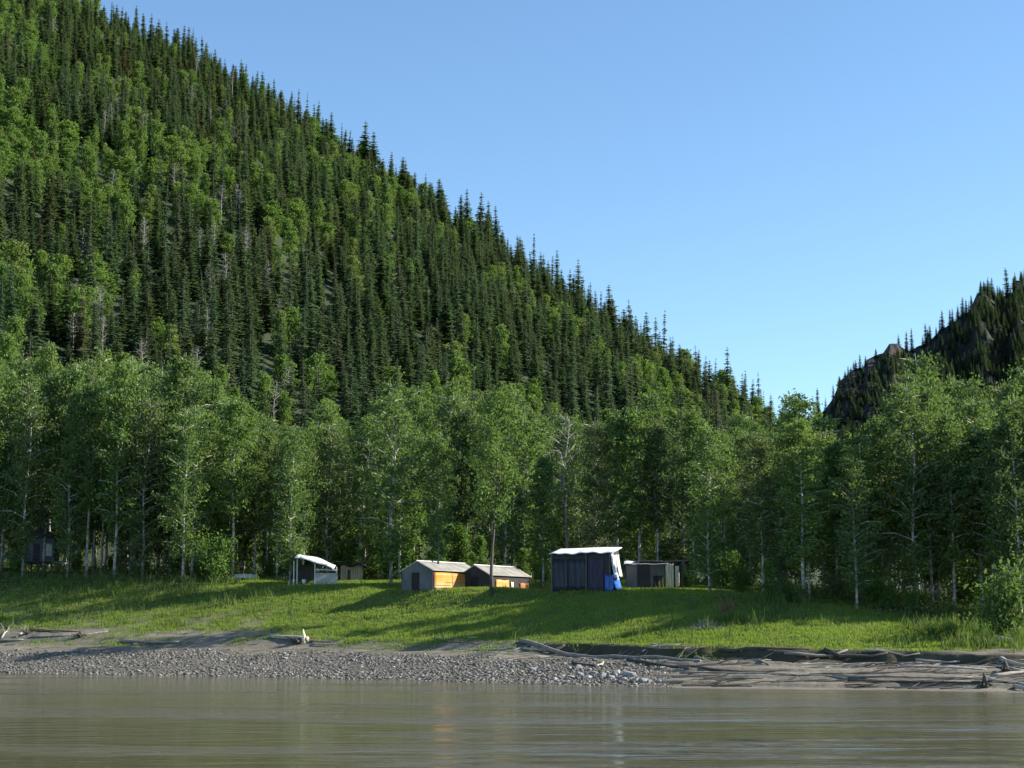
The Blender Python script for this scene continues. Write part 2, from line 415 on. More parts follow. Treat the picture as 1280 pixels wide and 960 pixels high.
def at(px, py, pads=True):
    """the point where the ground is seen at pixel (px, py)"""
    Y = np.arange(30, 260, 0.05)
    z = np.zeros_like(Y); x = np.zeros_like(Y)
    for _ in range(2):
        x = (px - 640) / F * (Y * math.cos(TH) + (z - CAMZ) * math.sin(TH)); z = ground_z(x, Y, pads)
    r = np.array([proj(a, b, c)[1] for a, b, c in zip(x, Y, z)])
    ok = np.where(r <= py)[0]
    i = int(ok[0]) if len(ok) else int(np.argmin(r))
    return float(x[i]), float(Y[i]), float(z[i])
for (px, py, r) in [(398, 729, 2.6), (435, 727, 2.2), (545, 738, 3.4), (625, 737, 4.6), (732, 739, 3.2), (820, 737, 3.0), (48, 716, 3.5)]:
    x, y, z = at(px, py, False)
    PADS.append((x, y + 2.0, r, z))

def cover(x, y):
    px = np.clip(640 + F * x / np.maximum(y, 1), -150, 1430); d = y - shoreY(px)
    n = fbm(x * 0.3, y * 0.5, 21); n2 = fbm(x * 0.9, y * 1.1, 22)
    grav = (1 - sstep(760, 850, px + 60 * (n - 0.5))) * (1 - sstep(7.0, 10.5, d + 4 * (n - 0.5)))
    edge = np.interp(px, [0, 330, 420, 600, 760, 1150, 1280], [16.0, 16.5, 13.5, 14.2, 13.9, 14.0, 17.0])
    grass = sstep(-0.7, 0.9, d - edge + 3.2 * (n - 0.5) + 2.0 * (n2 - 0.5))
    grass = grass * (1 - 0.6 * (1 - sstep(330, 420, px)) * sstep(0.5, 0.62, n2) * (1 - sstep(20, 24, d)))
    grass = np.maximum(grass, 0.35 * (1 - sstep(560, 800, px)) * sstep(10, 13, d) * sstep(0.42, 0.6, n))
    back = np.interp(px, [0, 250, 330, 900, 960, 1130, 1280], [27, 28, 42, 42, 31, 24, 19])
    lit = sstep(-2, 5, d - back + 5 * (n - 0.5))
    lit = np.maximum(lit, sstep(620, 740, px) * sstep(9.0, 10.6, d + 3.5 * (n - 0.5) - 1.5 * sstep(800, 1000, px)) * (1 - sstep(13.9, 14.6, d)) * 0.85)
    return grav, grass, lit

def grid_mesh(name, X, Y, Z, mat, colors=None, smooth=True):
    n, m = X.shape
    V = np.stack([X, Y, Z], -1).reshape(-1, 3)
    I = np.arange(n * m).reshape(n, m)
    Q = np.stack([I[:-1, :-1], I[1:, :-1], I[1:, 1:], I[:-1, 1:]], -1).reshape(-1, 4)
    return mesh_np(name, V, Q, [mat], smooth=smooth, colors=colors)

u = np.concatenate([np.linspace(-4, -0.45, 30)[:-1], np.linspace(-0.45, 0.45, 620), np.linspace(0.45, 4, 30)[1:]])
dn = np.concatenate([np.linspace(-60, -3, 20)[:-1], np.arange(-3, 20, 0.11), np.arange(20, 60, 0.5), np.geomspace(60, 9000, 50)])
U, D = np.meshgrid(u, dn, indexing='ij')
pxu = np.clip(640 + F * U, -150, 1430)
YY = shoreY(pxu) + D; XX = U * YY
ZZ = ground_z(XX, YY)
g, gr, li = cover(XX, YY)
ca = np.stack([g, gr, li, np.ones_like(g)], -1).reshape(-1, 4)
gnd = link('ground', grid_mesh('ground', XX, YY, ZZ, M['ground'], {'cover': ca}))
gnd['kind'] = 'structure'
wv = [(-4000, -2000, 0), (4000, -2000, 0), (4000, 116, 0), (-4000, 116, 0)]
riv = link('river', mesh_np('river', wv, [[0, 1, 2, 3]], [M['water']])); riv['kind'] = 'structure'

# hills
RPX = np.array([-2600, -900, -400, 0, 80, 150, 240, 330, 400, 470, 560, 640, 740, 840, 900, 945, 1000, 1060, 1130], float)
RPY = np.array([100, -60, -130, -60, 5, 40, 82, 130, 180, 222, 276, 326, 402, 466, 504, 532, 575, 640, 700], float)
def ridge1(px):
    return np.interp(px, RPX, RPY)
def ridgeY1(px): return np.interp(px, [-2600, 0, 500, 950, 1130], [800, 640, 560, 470, 430])
def foot1(px): return np.interp(px, [-400, 0, 500, 950, 1130], [205, 205, 225, 250, 270])
def hill1(px, Y):
    px = np.asarray(px, float); Y = np.asarray(Y, float)
    RY = ridgeY1(px); FY = foot1(px)
    zr = np.vectorize(zpix)(ridge1(px), RY)
    t = (Y - FY) / (RY - FY)
    z0 = 6.0
    s = np.where(t < 1, np.clip(t, -0.3, 1) ** 1.0, 1 - (t - 1) * 0.55)
    x = (px - 640) / F * Y
    s = np.where(t < 0, t, s)
    nz = (fbm(x * 0.012, Y * 0.012, 40, 5) - 0.5) * 26 * np.clip(t, 0, 1) * np.clip(1.0 - t, 0, 1) * 2.4 + (fbm(x * 0.05, Y * 0.05, 45, 3) - 0.5) * 6 * np.clip(t * 3, 0, 1)
    return z0 + (zr - z0) * s + nz
ux = np.concatenate([np.linspace(-2600, -200, 40)[:-1], np.linspace(-200, 1130, 260)])
ty = np.concatenate([np.linspace(-0.08, 1.12, 150), np.linspace(1.15, 2.6, 16)])
P, T = np.meshgrid(ux, ty, indexing='ij')
HY = foot1(P) + T * (ridgeY1(P) - foot1(P))
HZ = hill1(P, HY); HX = (P - 640) / F * HY
# depth along the tilted view makes columns lean: keep X from the true projection
HX = (P - 640) / F * (HY * math.cos(TH) + (HZ - CAMZ) * math.sin(TH))
h1 = link('forested_hill', grid_mesh('forested_hill', HX, HY, HZ, M['hill'])); h1['kind'] = 'structure'
def hill1_point(px, Y):
    z = float(hill1(np.array([px]), np.array([Y]))[0])
    return (px - 640) / F * (Y * math.cos(TH) + (z - CAMZ) * math.sin(TH)), Y, z

R2X = np.array([960, 1000, 1015, 1030, 1042, 1050, 1066, 1078, 1084, 1104, 1112, 1122, 1134, 1150, 1165, 1180, 1200, 1212, 1222, 1232, 1245, 1262, 1270, 1280, 1330, 1400, 1600, 2000, 3200], float)
R2Y = np.array([560, 532, 524, 512, 496, 476, 464, 460, 448, 440, 428, 430, 440, 432, 424, 410, 396, 388, 368, 362, 372, 374, 352, 350, 325, 290, 200, 60, 0], float)
def ridgeY2(px): return np.interp(px, [960, 1100, 1280, 2000], [900, 960, 1020, 1200])
def hill2(px, Y):
    RY = ridgeY2(px); FY = RY - 330
    rr = np.interp(px, R2X, R2Y)
    zr = np.vectorize(zpix)(rr, RY)
    t = (Y - FY) / (RY - FY)
    x = (px - 640) / F * Y
    s = np.where(t < 1, np.clip(t, -0.2, 1) ** 1.15 if False else np.sign(t) * np.abs(np.clip(t, -0.2, 1)) ** 1.2, 1 - (t - 1) * 0.7)
    nz = (fbm(x * 0.02, Y * 0.02, 60, 6) - 0.5) * 46 * np.clip(t * 2, 0, 1) * np.clip((1 - t) * 3, 0, 1)
    nz += (np.abs(fbm(x * 0.07, Y * 0.05, 66, 5) - 0.5) - 0.1) * 22 * np.clip(t * 3, 0, 1) * np.clip((1.05 - t) * 5, 0, 1)
    return 12 + (zr - 12) * s + nz
ux = np.concatenate([np.linspace(960, 1330, 260), np.linspace(1335, 3200, 60)])
ty = np.concatenate([np.linspace(-0.1, 1.1, 170), np.linspace(1.15, 2.2, 10)])
P, T = np.meshgrid(ux, ty, indexing='ij')
HY = ridgeY2(P) - 330 + T * 330; HZ = hill2(P, HY)
HX = (P - 640) / F * (HY * math.cos(TH) + (HZ - CAMZ) * math.sin(TH))
h2 = link('rocky_hill', grid_mesh('rocky_hill', HX, HY, HZ, M['crag'], smooth=False)); h2['kind'] = 'structure'
def hill2_point(px, Y):
    z = float(hill2(np.array([px]), np.array([Y]))[0])
    return (px - 640) / F * (Y * math.cos(TH) + (z - CAMZ) * math.sin(TH)), Y, z

# ------------------------------------------------------------------ plant meshes
def leaves(C, size, asp=0.6, up=0.0, rng=R):
    """one small rhombus per centre, random attitude"""
    n = len(C)
    a = rng.normal(size=(n, 3)); a[:, 2] += up; a /= np.linalg.norm(a, axis=1)[:, None]
    b = rng.normal(size=(n, 3)); b -= a * (a * b).sum(1)[:, None]; b /= np.linalg.norm(b, axis=1)[:, None]
    s = (size * rng.uniform(0.6, 1.3, n))[:, None] if np.isscalar(size) else (size * rng.uniform(0.6, 1.3, n))[:, None]
    A = a * s * 0.5; B = b * s * 0.5 * asp
    V = np.stack([C - A, C - B, C + A, C + B], 1).reshape(-1, 3)
    return V, np.arange(n * 4).reshape(n, 4)

def limb_tree(H, crown0, Rc, nlimb, nleaf, lsize, rng, droop=0.0, r0=0.17, narrow=0.75, clump=0.75, lean=0.0, bare=False):
    """returns (trunk MB, leaf centres): tapered wandering stem, rising limbs, leaf sprays round every limb"""
    mb = MB(); C = []
    k = 9
    ang = rng.uniform(0, 6.28); wob = rng.uniform(0.1, 0.35)
    stem = [Vector((lean * (i / k) ** 1.5 * H + wob * math.sin(i * 0.9 + ang) * i / k, wob * math.cos(i * 0.8 + ang) * i / k, H * 0.97 * i / k - (0.3 if i == 0 else 0))) for i in range(k + 1)]
    mb.tube(stem, [r0 * (1 - 0.88 * i / k) * (1.25 if i == 0 else 1) for i in range(k + 1)], 7)
    def sp(t):
        q = t * k; i = min(int(q), k - 1); return stem[i].lerp(stem[i + 1], q - i)
    per = max(1, nleaf // nlimb)
    for j in range(nlimb):
        t = crown0 + (0.97 - crown0) * ((j + rng.uniform(0, 1)) / nlimb) ** 0.9
        f = (t - crown0) / (1 - crown0)
        prof = math.sin(math.pi * min(1, (f * 0.82 + 0.16))) ** narrow
        L = Rc * prof * rng.uniform(0.55, 1.15)
        a = j * 2.4 + rng.uniform(-0.5, 0.5); rise = rng.uniform(0.35, 1.0)
        p0 = sp(t); d = Vector((math.cos(a), math.sin(a), rise)).normalized()
        p1 = p0 + d * L * 0.55; p2 = p1 + (d + Vector((0, 0, -droop * 1.4 + 0.1))).normalized() * L * 0.6
        mb.tube([p0, p1, p2], [0.055 * H / 15 * (1.1 - 0.6 * f), 0.036 * H / 15, 0.012], 4, False)
        if bare:
            for q in range(4):
                s0 = p0.lerp(p2, rng.uniform(0.3, 0.95)); e = s0 + Vector((rng.normal() * 0.6, rng.normal() * 0.6, rng.uniform(-0.1, 0.7)))
                mb.tube([s0, e], [0.02, 0.008], 3, False)
            continue
        nc = 3 + int(L * 1.6)
        for q in range(nc):
            s = rng.uniform(0.25, 1.05); c = np.array(p0.lerp(p1, s * 2) if s < 0.5 else p1.lerp(p2, s * 2 - 1))
            rr = clump * rng.uniform(0.5, 1.15)
            n = max(3, int(per / nc * rng.uniform(0.5, 1.5)))
            pts = rng.normal(size=(n, 3)) * np.array([rr, rr, rr * 0.75]) * 0.5 + c
            pts[:, 2] -= rng.exponential(0.25, n) * (0.6 + droop)
            C.append(pts)
    return mb, (np.concatenate(C) if C else None)

def mk(mb, name, mat):
    m = bpy.data.meshes.new(name); m.from_pydata(mb.v, [], mb.f); m.materials.append(mat)
    for p in m.polygons: p.use_smooth = True
    m.update(); return m

POP = []; DEADM = []; BIR = []; SPR = []; BUSH = []; YP = []
for i in range(7):
    rng = np.random.default_rng(100 + i)
    mb, C = limb_tree(16, [0.10, 0.20, 0.30, 0.12, 0.36, 0.07, 0.22][i], [2.3, 1.9, 1.6, 2.6, 1.7, 2.2, 1.9][i], [58, 50, 40, 62, 36, 62, 48][i], 6600, 0.26, rng, droop=0.35, clump=0.62, r0=0.125, narrow=0.5)
    V, Q = leaves(C, 0.25, 0.6, 0.3, rng)
    POP.append((mk(mb, 'poplar_trunk', M['bark_pale']), mesh_np('poplar_crown', V, Q, [M['poplar']])))
_rng = np.random.default_rng(199)
_mb, _C = limb_tree(16, 0.36, 2.3, 40, 6000, 0.26, _rng, droop=0.3, clump=0.65, r0=0.13, narrow=0.5, lean=0.05)
_V, _Q = leaves(_C, 0.25, 0.6, 0.3, _rng)
POP.append((mk(_mb, 'poplar_trunk', M['bark_dark']), mesh_np('poplar_crown', _V, _Q, [M['poplar']])))  # shade on this trunk is put into darker bark than other poplars
for i in range(3):
    rng = np.random.default_rng(150 + i)
    mb, C = limb_tree(14, 0.4, 2.0, 26, 0, 0, rng, bare=True)
    DEADM.append(mk(mb, 'dead_trunk', M['bark_snag']))
for i in range(4):
    rng = np.random.default_rng(200 + i)
    mb, C = limb_tree(11, 0.10, 1.9, 30, 3000, 0.4, rng, droop=0.2, r0=0.10, clump=0.85, narrow=0.6)
    V, Q = leaves(C, 0.42, 0.65, 0.2, rng)
    BIR.append((mk(mb, 'birch_trunk', M['bark_pale']), mesh_np('birch_crown', V, Q, [M['birch']])))
def spruce(H, Rr, seed, base=0.08, dens=1.0, power=0.75):
    rng = np.random.default_rng(seed)
    mb = MB(); mb.tube([(0, 0, -0.4), (0.03, 0, H * 0.5), (0, 0.02, H)], [0.17, 0.10, 0.015], 6)
    Vs = []
    nw = int(34 * dens)
    for k in range(nw):
        t = base + (0.985 - base) * (k + rng.uniform(0, 0.7)) / nw
        r = Rr * (1 - t) ** power * rng.uniform(0.6, 1.2) + 0.10
        nb = rng.integers(6, 10)
        a0 = rng.uniform(0, 6.28)
        for j in range(nb):
            a = a0 + j * 2 * math.pi / nb + rng.normal() * 0.25
            rl = r * rng.uniform(0.6, 1.15)
            d = np.array([math.cos(a), math.sin(a), 0]); s = np.array([-d[1], d[0], 0])
            z0 = H * t; tip = -0.32 * rl + 0.12 * rl * rng.uniform(-1, 1.5)
            p = lambda f: d * rl * f + np.array([0, 0, z0 + tip * f ** 0.8])
            for q in range(4):
                f0 = 0.05 + 0.24 * q; f1 = f0 + 0.36
                wd = 0.42 * rl * (1.05 - f0 * 0.75) * rng.uniform(0.7, 1.3)
                A = p(f0); B = p(min(f1, 1.08)); mid = (A + B) / 2
                sg = 1 if rng.uniform() < 0.5 else -1
                hang = np.array([0, 0, -wd * rng.uniform(0.4, 1.1)])
                Vs.append([A, mid + s * wd * 0.75 + hang * 0.4, B, mid - s * wd * 0.75 + hang * 0.4])
                if q % 2 == 0: Vs.append([A, mid + s * sg * wd * 0.15 + hang, B, mid + np.array([0, 0, 0.05])])
    V = np.array(Vs).reshape(-1, 3)
    return mk(mb, 'spruce_trunk', M['bark_dark']), mesh_np('spruce_crown', V, np.arange(len(V)).reshape(-1, 4), [M['spruce']])
SPR = [spruce(14, 2.3, 301, 0.03), spruce(14, 1.9, 302, 0.02, 1.1, 0.6), spruce(14, 2.6, 303, 0.05, 0.95), spruce(14, 1.6, 304, 0.02, 1.1, 0.55), spruce(14, 2.1, 305, 0.06, 0.8, 0.85)]
for i in range(4):
    rng = np.random.default_rng(400 + i)
    mb = MB(); C = []
    for j in range(9):
        a = j * 2.4; L = rng.uniform(0.7, 1.3)
        p2 = Vector((math.cos(a) * 0.7 * L, math.sin(a) * 0.7 * L, 2.3 * rng.uniform(0.6, 1.05)))
        mb.tube([(0.1 * math.cos(a), 0.1 * math.sin(a), -0.15), p2 * 0.5, p2], [0.03, 0.022, 0.01], 4, False)
        for q in range(9):
            c = np.array(p2) * rng.uniform(0.25, 1.05); C.append(rng.normal(size=(26, 3)) * np.array([0.26, 0.26, 0.24]) + c)
    C = np.concatenate(C); C[:, 2] = np.maximum(C[:, 2], 0.05)
    V, Q = leaves(C, 0.19, 0.5, 0.4, rng)
    BUSH.append((mk(mb, 'bush_stem', M['bark_dark']), mesh_np('bush_foliage', V, Q, [M['bush']])))
_bm = BUSH[2][1].copy(); _bm.materials.clear(); _bm.materials.append(M['poplar']); BUSH.append((BUSH[2][0], _bm))
for i in range(3):
    rng = np.random.default_rng(450 + i)
    mb, C = limb_tree(5, 0.08, 0.85, 34, 3000, 0.2, rng, r0=0.06, narrow=0.8, clump=0.38)
    V, Q = leaves(C, 0.19, 0.6, 0.3, rng)
    YP.append((mk(mb, 'sapling_trunk', M['bark_pale']), mesh_np('sapling_crown', V, Q, [M['bush']])))

TILT = np.random.default_rng(5)
def plant(name, pair, loc, rz, sc, label, cat, group, sub=('trunk', 'crown')):
    t = thing(name, label, cat, loc, rz, group)
    t.scale = sc
    if name in ('spruce_tree', 'birch_tree') and cat == 'tree': t.rotation_euler = (float(TILT.normal() * 0.03), float(TILT.normal() * 0.03), rz)
    for nm, me in zip(sub, pair): link(nm, me, t)
    return t

# ------------------------------------------------------------------ the camp
def stud(mb, x, y, z0, z1, r=0.05): mb.tube([(x, y, z0), (x, y, z1)], [r, r * 0.9], 6)

# lean-to with white curved roof, open at one end
x, y, z = at(371, 731); Wd = 57 / F * y
t = thing('lean_to_shelter', 'open pole lean-to with bright white sagging roof and a white side panel', 'shelter', (x, y, z), 0.12)
q = y / F
H1 = 33 * q; H2 = 24 * q; WR = 50 * q
def roof_f(u_, v_):
    X = u_ * 48 * q - 0.2 + v_ * 0.2
    zz = (33 - 13.5 * u_ ** 1.6) * q + v_ * 0.42 + 0.05 * math.sin(u_ * 9 + v_ * 3)
    return (X, -0.3 + v_ * 2.6, zz)
MB().sheet(roof_f, 14, 6, 0.04).build('roof', M['metal_roof'], t, smooth=True)
for (px_, yy, hh) in ((0.0, 0, 32), (-4 * q, -0.15, 30), (22 * q, 0, 26), (49 * q, 0, 21), (0, 2.0, 34), (49 * q, 2.0, 24)):
    b = MB(); stud(b, px_ if px_ > 0 else px_ , yy, -0.2, hh * q - 0.03, 0.055); b.build('post', M['board_white'], t)
MB().box(22 * q, 50 * q, -0.05, 0.0, 0.0, 14.5 * q).build('side_panel', M['panel'], t)
MB().tube([(21 * q, -0.04, 19 * q), (50 * q, -0.04, 18 * q)], [0.05, 0.05], 6).build('rail', M['board_white'], t)
MB().box(0.05, 23 * q, 2.0, 2.06, 0.0, 26 * q).build('back_wall', M['board_dark'], t)
b = MB(); xx, yy, zz = 7.5 * q, 0.6, 0.0
b.tube([(xx, yy, 0), (xx, yy, 0.30), (xx, yy, 0.42)], [0.10, 0.15, 0.15], 12)
o = b.build('bucket', M['white_tarp']); o.location = (x, y, z); tag(o, 'white plastic bucket standing in the open lean-to', 'bucket')
x2, y2, z2 = at(361, 731)
b = MB(); b.tube([(0, 0, -0.1), (0.03, 0.05, 0.28)], [0.12, 0.10], 8)
o = b.build('stump', M['wood_pale'], loc=(x2, y2, z2)); tag(o, 'short pale stump beside the lean-to corner post', 'stump')
x2, y2, z2 = at(357, 727)
b = MB(); b.box(-0.9, 0.35, 1.2, 2.4, 0, 0.75)
t0 = thing('woodpile', 'dark covered woodpile in shade beside the lean-to open end', 'woodpile', (x2, y2, z2), 0.0)
MB().prism([(-0.9, 0), (0.35, 0), (0.3, 0.7), (-0.2, 0.85), (-0.85, 0.68)], 1.2, 2.4).build('cover', M['shade'], t0)
bb = MB()
for i in range(8):
    for j in range(3): bb.tube([(-0.8 + i * 0.14, 0.95, 0.08 + j * 0.16), (-0.8 + i * 0.14, 1.19, 0.08 + j * 0.16)], [0.07, 0.07], 7)
bb.build('firewood', M['wood_grey'], t0)

# little grey board hut beside it
x, y, z = at(423, 727); y += 1.6; z = gz(x, y); q = y / F
t = thing('board_hut', 'small grey board hut with flat dark brush roof beside the lean-to', 'hut', (x, y, z), 0.05)
b = MB()
for i in range(9):
    x0 = i * 3.05 * q; b.box(x0, x0 + 2.6 * q, -0.03 * (i % 2), 0.05, 0, (21 + (i * 7 % 3) * 0.5) * q)
b.build('front_boards', M['board_pale'], t)
MB().box(0, 27 * q, 0.06, 1.5, 0, 20 * q).build('wall', M['board_grey'], t)
b = MB(); b.sheet(lambda a, c: (-3 * q + a * 35 * q, -0.5 + c * 2.2, 22.5 * q + 0.10 * math.sin(a * 11) + 0.06 * math.sin(c * 8 + a * 5)), 14, 6, 0.16); b.build('roof', M['shade'], t)
MB().box(8.5 * q, 12 * q, -0.06, -0.04, 0.02, 15 * q).build('door', M['board_dark'], t)

# bare dead pole leaning behind the hut
x, y, z = at(402, 727); y += 4; z = gz(x, y)
b = MB(); b.tube([(0, 0, -0.1), (0.9, 0.1, 1.9), (1.6, 0.2, 3.0)], [0.09, 0.07, 0.03], 6); b.tube([(0.9, 0.1, 1.9), (0.7, 0.2, 2.9)], [0.04, 0.015], 4)
o = b.build('dead_pole', M['bark_snag'], loc=(x, y, z)); tag(o, 'bare grey dead pole leaning behind the lean-to roof', 'dead tree')

# upturned white boat
x, y, z = at(304, 724)
t = thing('upturned_boat', 'small white upturned boat on the grass under the poplars', 'boat', (x, y, z), 0.1)
def hull(a, c):
    L = 1.15 * (a * 2 - 1); wdt = 0.45 * math.sqrt(max(0.02, 1 - (a * 2 - 1) ** 4 * 0.96)); th_ = math.pi * c
    return (L, wdt * math.cos(th_), 0.06 + 0.36 * math.sin(th_) ** 0.7 * (1 - 0.35 * abs(a * 2 - 1) ** 3))
MB().sheet(hull, 12, 8, 0.02).build('hull', M['white_tarp'], t, smooth=True)
MB().tube([(-1.1, 0, 0.30), (0, 0, 0.44), (1.1, 0, 0.30)], [0.02, 0.025, 0.02], 6).build('keel', M['board_white'], t)

# wall tents
def wall_tent(px, py, a, W_, L_, hw, hr, label, orange_h, second=False):
    x, y, z = at(px, py)
    if second: x = x * (y + 3.6) / y; y += 3.6
    t = thing('wall_tent', label, 'tent', (x, y, z), math.radians(a), 'orange-sided wall tents')
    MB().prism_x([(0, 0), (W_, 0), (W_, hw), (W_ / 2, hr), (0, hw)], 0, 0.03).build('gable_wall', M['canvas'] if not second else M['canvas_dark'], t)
    MB().prism_x([(0, 0), (W_, 0), (W_, hw), (W_ / 2, hr), (0, hw)], L_ - 0.03, L_).build('gable_wall', M['canvas'], t)
    ov = 0.10
    def rf(sgn):
        def f(u_, v_):
            yy = W_ / 2 + sgn * v_ * (W_ / 2 + ov)
            zz = hr + 0.03 - v_ * (hr - hw) * (W_ / 2 + ov) / (W_ / 2) - 0.04 * math.sin(math.pi * u_ * 3) ** 2 * math.sin(math.pi * v_)
            return (-ov + u_ * (L_ + 2 * ov), yy, zz)
        return f
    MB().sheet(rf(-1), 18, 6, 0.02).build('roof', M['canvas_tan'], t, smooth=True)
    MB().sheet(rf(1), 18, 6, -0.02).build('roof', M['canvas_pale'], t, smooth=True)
    MB().tube([(-ov, W_ / 2, hr + 0.06), (L_ + ov, W_ / 2, hr + 0.05)], [0.05, 0.05], 6).build('ridge_pole', M['canvas_pale'], t)
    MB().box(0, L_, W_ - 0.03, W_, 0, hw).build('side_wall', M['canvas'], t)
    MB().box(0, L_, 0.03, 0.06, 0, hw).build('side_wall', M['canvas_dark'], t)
    return t, (x, y, z)
tA, pA = wall_tent(541, 739.5, 53, 2.9, 5.3, 1.46, 2.12, 'grey wall tent with dark open doorway in its gable and wide glowing orange side', 1.2)
def pan(x0, x1, z0, z1, yy=-0.035, sag=0.03):
    return lambda a, c: (x0 + a * (x1 - x0), yy - sag * math.sin(math.pi * a) * math.sin(math.pi * c), z0 + c * (z1 - z0) + 0.02 * math.sin(a * 7))
MB().sheet(pan(0.12, 4.85, 0.10, 1.33), 14, 6, 0.015).build('orange_tarp', M['orange'], tA, smooth=True)
b = MB()
for xx in (2.1, 2.95): b.box(xx, xx + 0.03, -0.10, -0.085, 0.12, 1.3)
b.box(1.4, 4.7, -0.10, -0.085, 0.66, 0.69); b.box(0.3, 1.9, -0.10, -0.085, 0.45, 0.475)
b.build('seam_tape', M['canvas_tan'], tA)
MB().box(-0.02, 0.0, 1.25, 1.95, 0.02, 1.35).build('door', M['shade'], tA)  # black sheet painting the shade of the open doorway
b = MB(); b.tube([(1.9, 1.1, 1.5), (1.9, 1.1, 2.65)], [0.07, 0.07], 8); b.tube([(1.9, 1.1, 2.6), (1.9, 1.1, 2.72)], [0.11, 0.05], 8)
b.build('stovepipe', M['shade'], tA)
tB, pB = wall_tent(612, 740, 54, 2.7, 5.0, 1.28, 1.98, 'darker wall tent behind a poplar trunk, with two small orange side pieces', 1.1, True)
MB().sheet(pan(0.72, 2.3, 0.10, 0.98), 8, 5, 0.015).build('orange_tarp', M['orange'], tB, smooth=True)
MB().sheet(pan(0.05, 0.22, 0.08, 1.1), 3, 5, 0.015).build('red_tarp_strip', surf('red_tarp', [(0.3, (0.45, 0.06, 0.04)), (0.7, (0.62, 0.14, 0.09))], 3), tB, smooth=True)
MB().sheet(pan(2.55, 2.85, 0.25, 0.85), 4, 5, 0.015).build('pale_flap', M['canvas_pale'], tB, smooth=True)
MB().sheet(pan(3.7, 4.75, 0.1, 0.8), 6, 5, 0.015).build('orange_tarp', surf('dark_orange', [(0.3, (0.34, 0.12, 0.04)), (0.7, (0.50, 0.22, 0.09))], 3), tB, smooth=True)  # darker orange than the main side piece
MB().box(-0.02, 0.0, 1.0, 1.7, 0.02, 1.2).build('door', M['shade'], tB)  # doorway shade painted as a black sheet
# bench in front of the first tent
x, y, z = at(551, 741)
t = thing('bench', 'low plank bench on the grass before the orange tent side', 'bench', (x, y, z), 0.15)
MB().box(-0.5, 0.5, -0.12, 0.12, 0.30, 0.34).build('seat', M['board_grey'], t)
for xx in (-0.42, 0.38): MB().box(xx, xx + 0.05, -0.1, 0.1, -0.05, 0.30).build('leg', M['board_grey'], t)

# tall blue tarp shed
x, y, z = at(690, 740); q = y / F
WS = 76 * q
t = thing('tarp_shed', 'tall shed clad in navy tarps and dark boards under bright white roof', 'shed', (x, y, z), -0.27)
DS = 2.6
b = MB(); b.prism_x([(0, 0), (DS, 0), (DS, 53.5 * q), (0, 47 * q)], 0.05, WS - 0.05); b.build('wall', M['board_dark'], t)
def cl(x0, x1, z0, z1, ph, yy=-0.05, amp=0.03): return lambda a, c: (x0 + a * (x1 - x0), yy - amp * (1 + math.sin(a * 19 + ph + c * 2)) * (1 - 0.4 * c), z0 + c * (z1 - z0) + 0.03 * math.sin(a * 6 + ph))
MB().sheet(cl(2 * q, 20 * q, 0.0, 40 * q, 0.3), 26, 5, 0.01).build('blue_tarp', M['blue_dark'], t, smooth=True)
MB().sheet(cl(22 * q, 43 * q, 0.0, 40 * q, 1.3), 26, 5, 0.01).build('blue_tarp', M['blue_dark'], t, smooth=True)
MB().sheet(cl(46 * q, 66 * q, 0.0, 41 * q, 2.3), 26, 5, 0.01).build('purple_tarp', surf('plum_tarp', [(0.3, (0.035, 0.03, 0.05)), (0.7, (0.075, 0.06, 0.09))], 2, (3, 3, 0.5)), t, smooth=True)
for xx in (-0.03, 43.2 * q, 73 * q): MB().box(xx, xx + 0.09, -0.16, -0.06, -0.1, 47 * q).build('post', M['board_grey'], t)
def rf(a, c):
    return (-0.1 + a * (WS + 0.25), -0.35 + c * 3.1, 47.5 * q + c * 0.50 + 0.03 * math.sin(a * 13) * (1 - c) + 0.03 * math.sin(a * 29) * (1 - c) - 0.03 * math.sin(a * 5 + 1) )
MB().sheet(rf, 30, 6, 0.05).build('roof', M['white_tarp'], t, smooth=True)
# hanging side tarps on the sunlit end
def hang(y0, y1, z0, z1, xx, ph): return lambda a, c: (xx + 0.05 * math.sin(a * 14 + ph) + 0.25 * (1 - c) ** 1.5, y0 + a * (y1 - y0), z0 + c * (z1 - z0) + 0.08 * math.sin(a * 5 + ph))
MB().sheet(hang(-0.15, 1.1, 16 * q, 47 * q, WS - 0.02, 0.0), 14, 8, 0.012).build('white_tarp', M['white_tarp'], t, smooth=True)
MB().sheet(hang(1.15, 2.3, 20 * q, 47 * q, WS + 0.0, 2.0), 10, 8, 0.012).build('striped_cloth', M['canvas_pale'], t, smooth=True)
MB().sheet(hang(-0.2, 2.2, 1 * q, 20 * q, WS + 0.03, 1.0), 22, 6, 0.012).build('blue_tarp', M['blue'], t, smooth=True)
MB().sheet(cl(68 * q, 78.5 * q, 1 * q, 20 * q, 1.5, -0.10, 0.05), 10, 6, 0.012).build('blue_tarp', M['blue'], t, smooth=True)

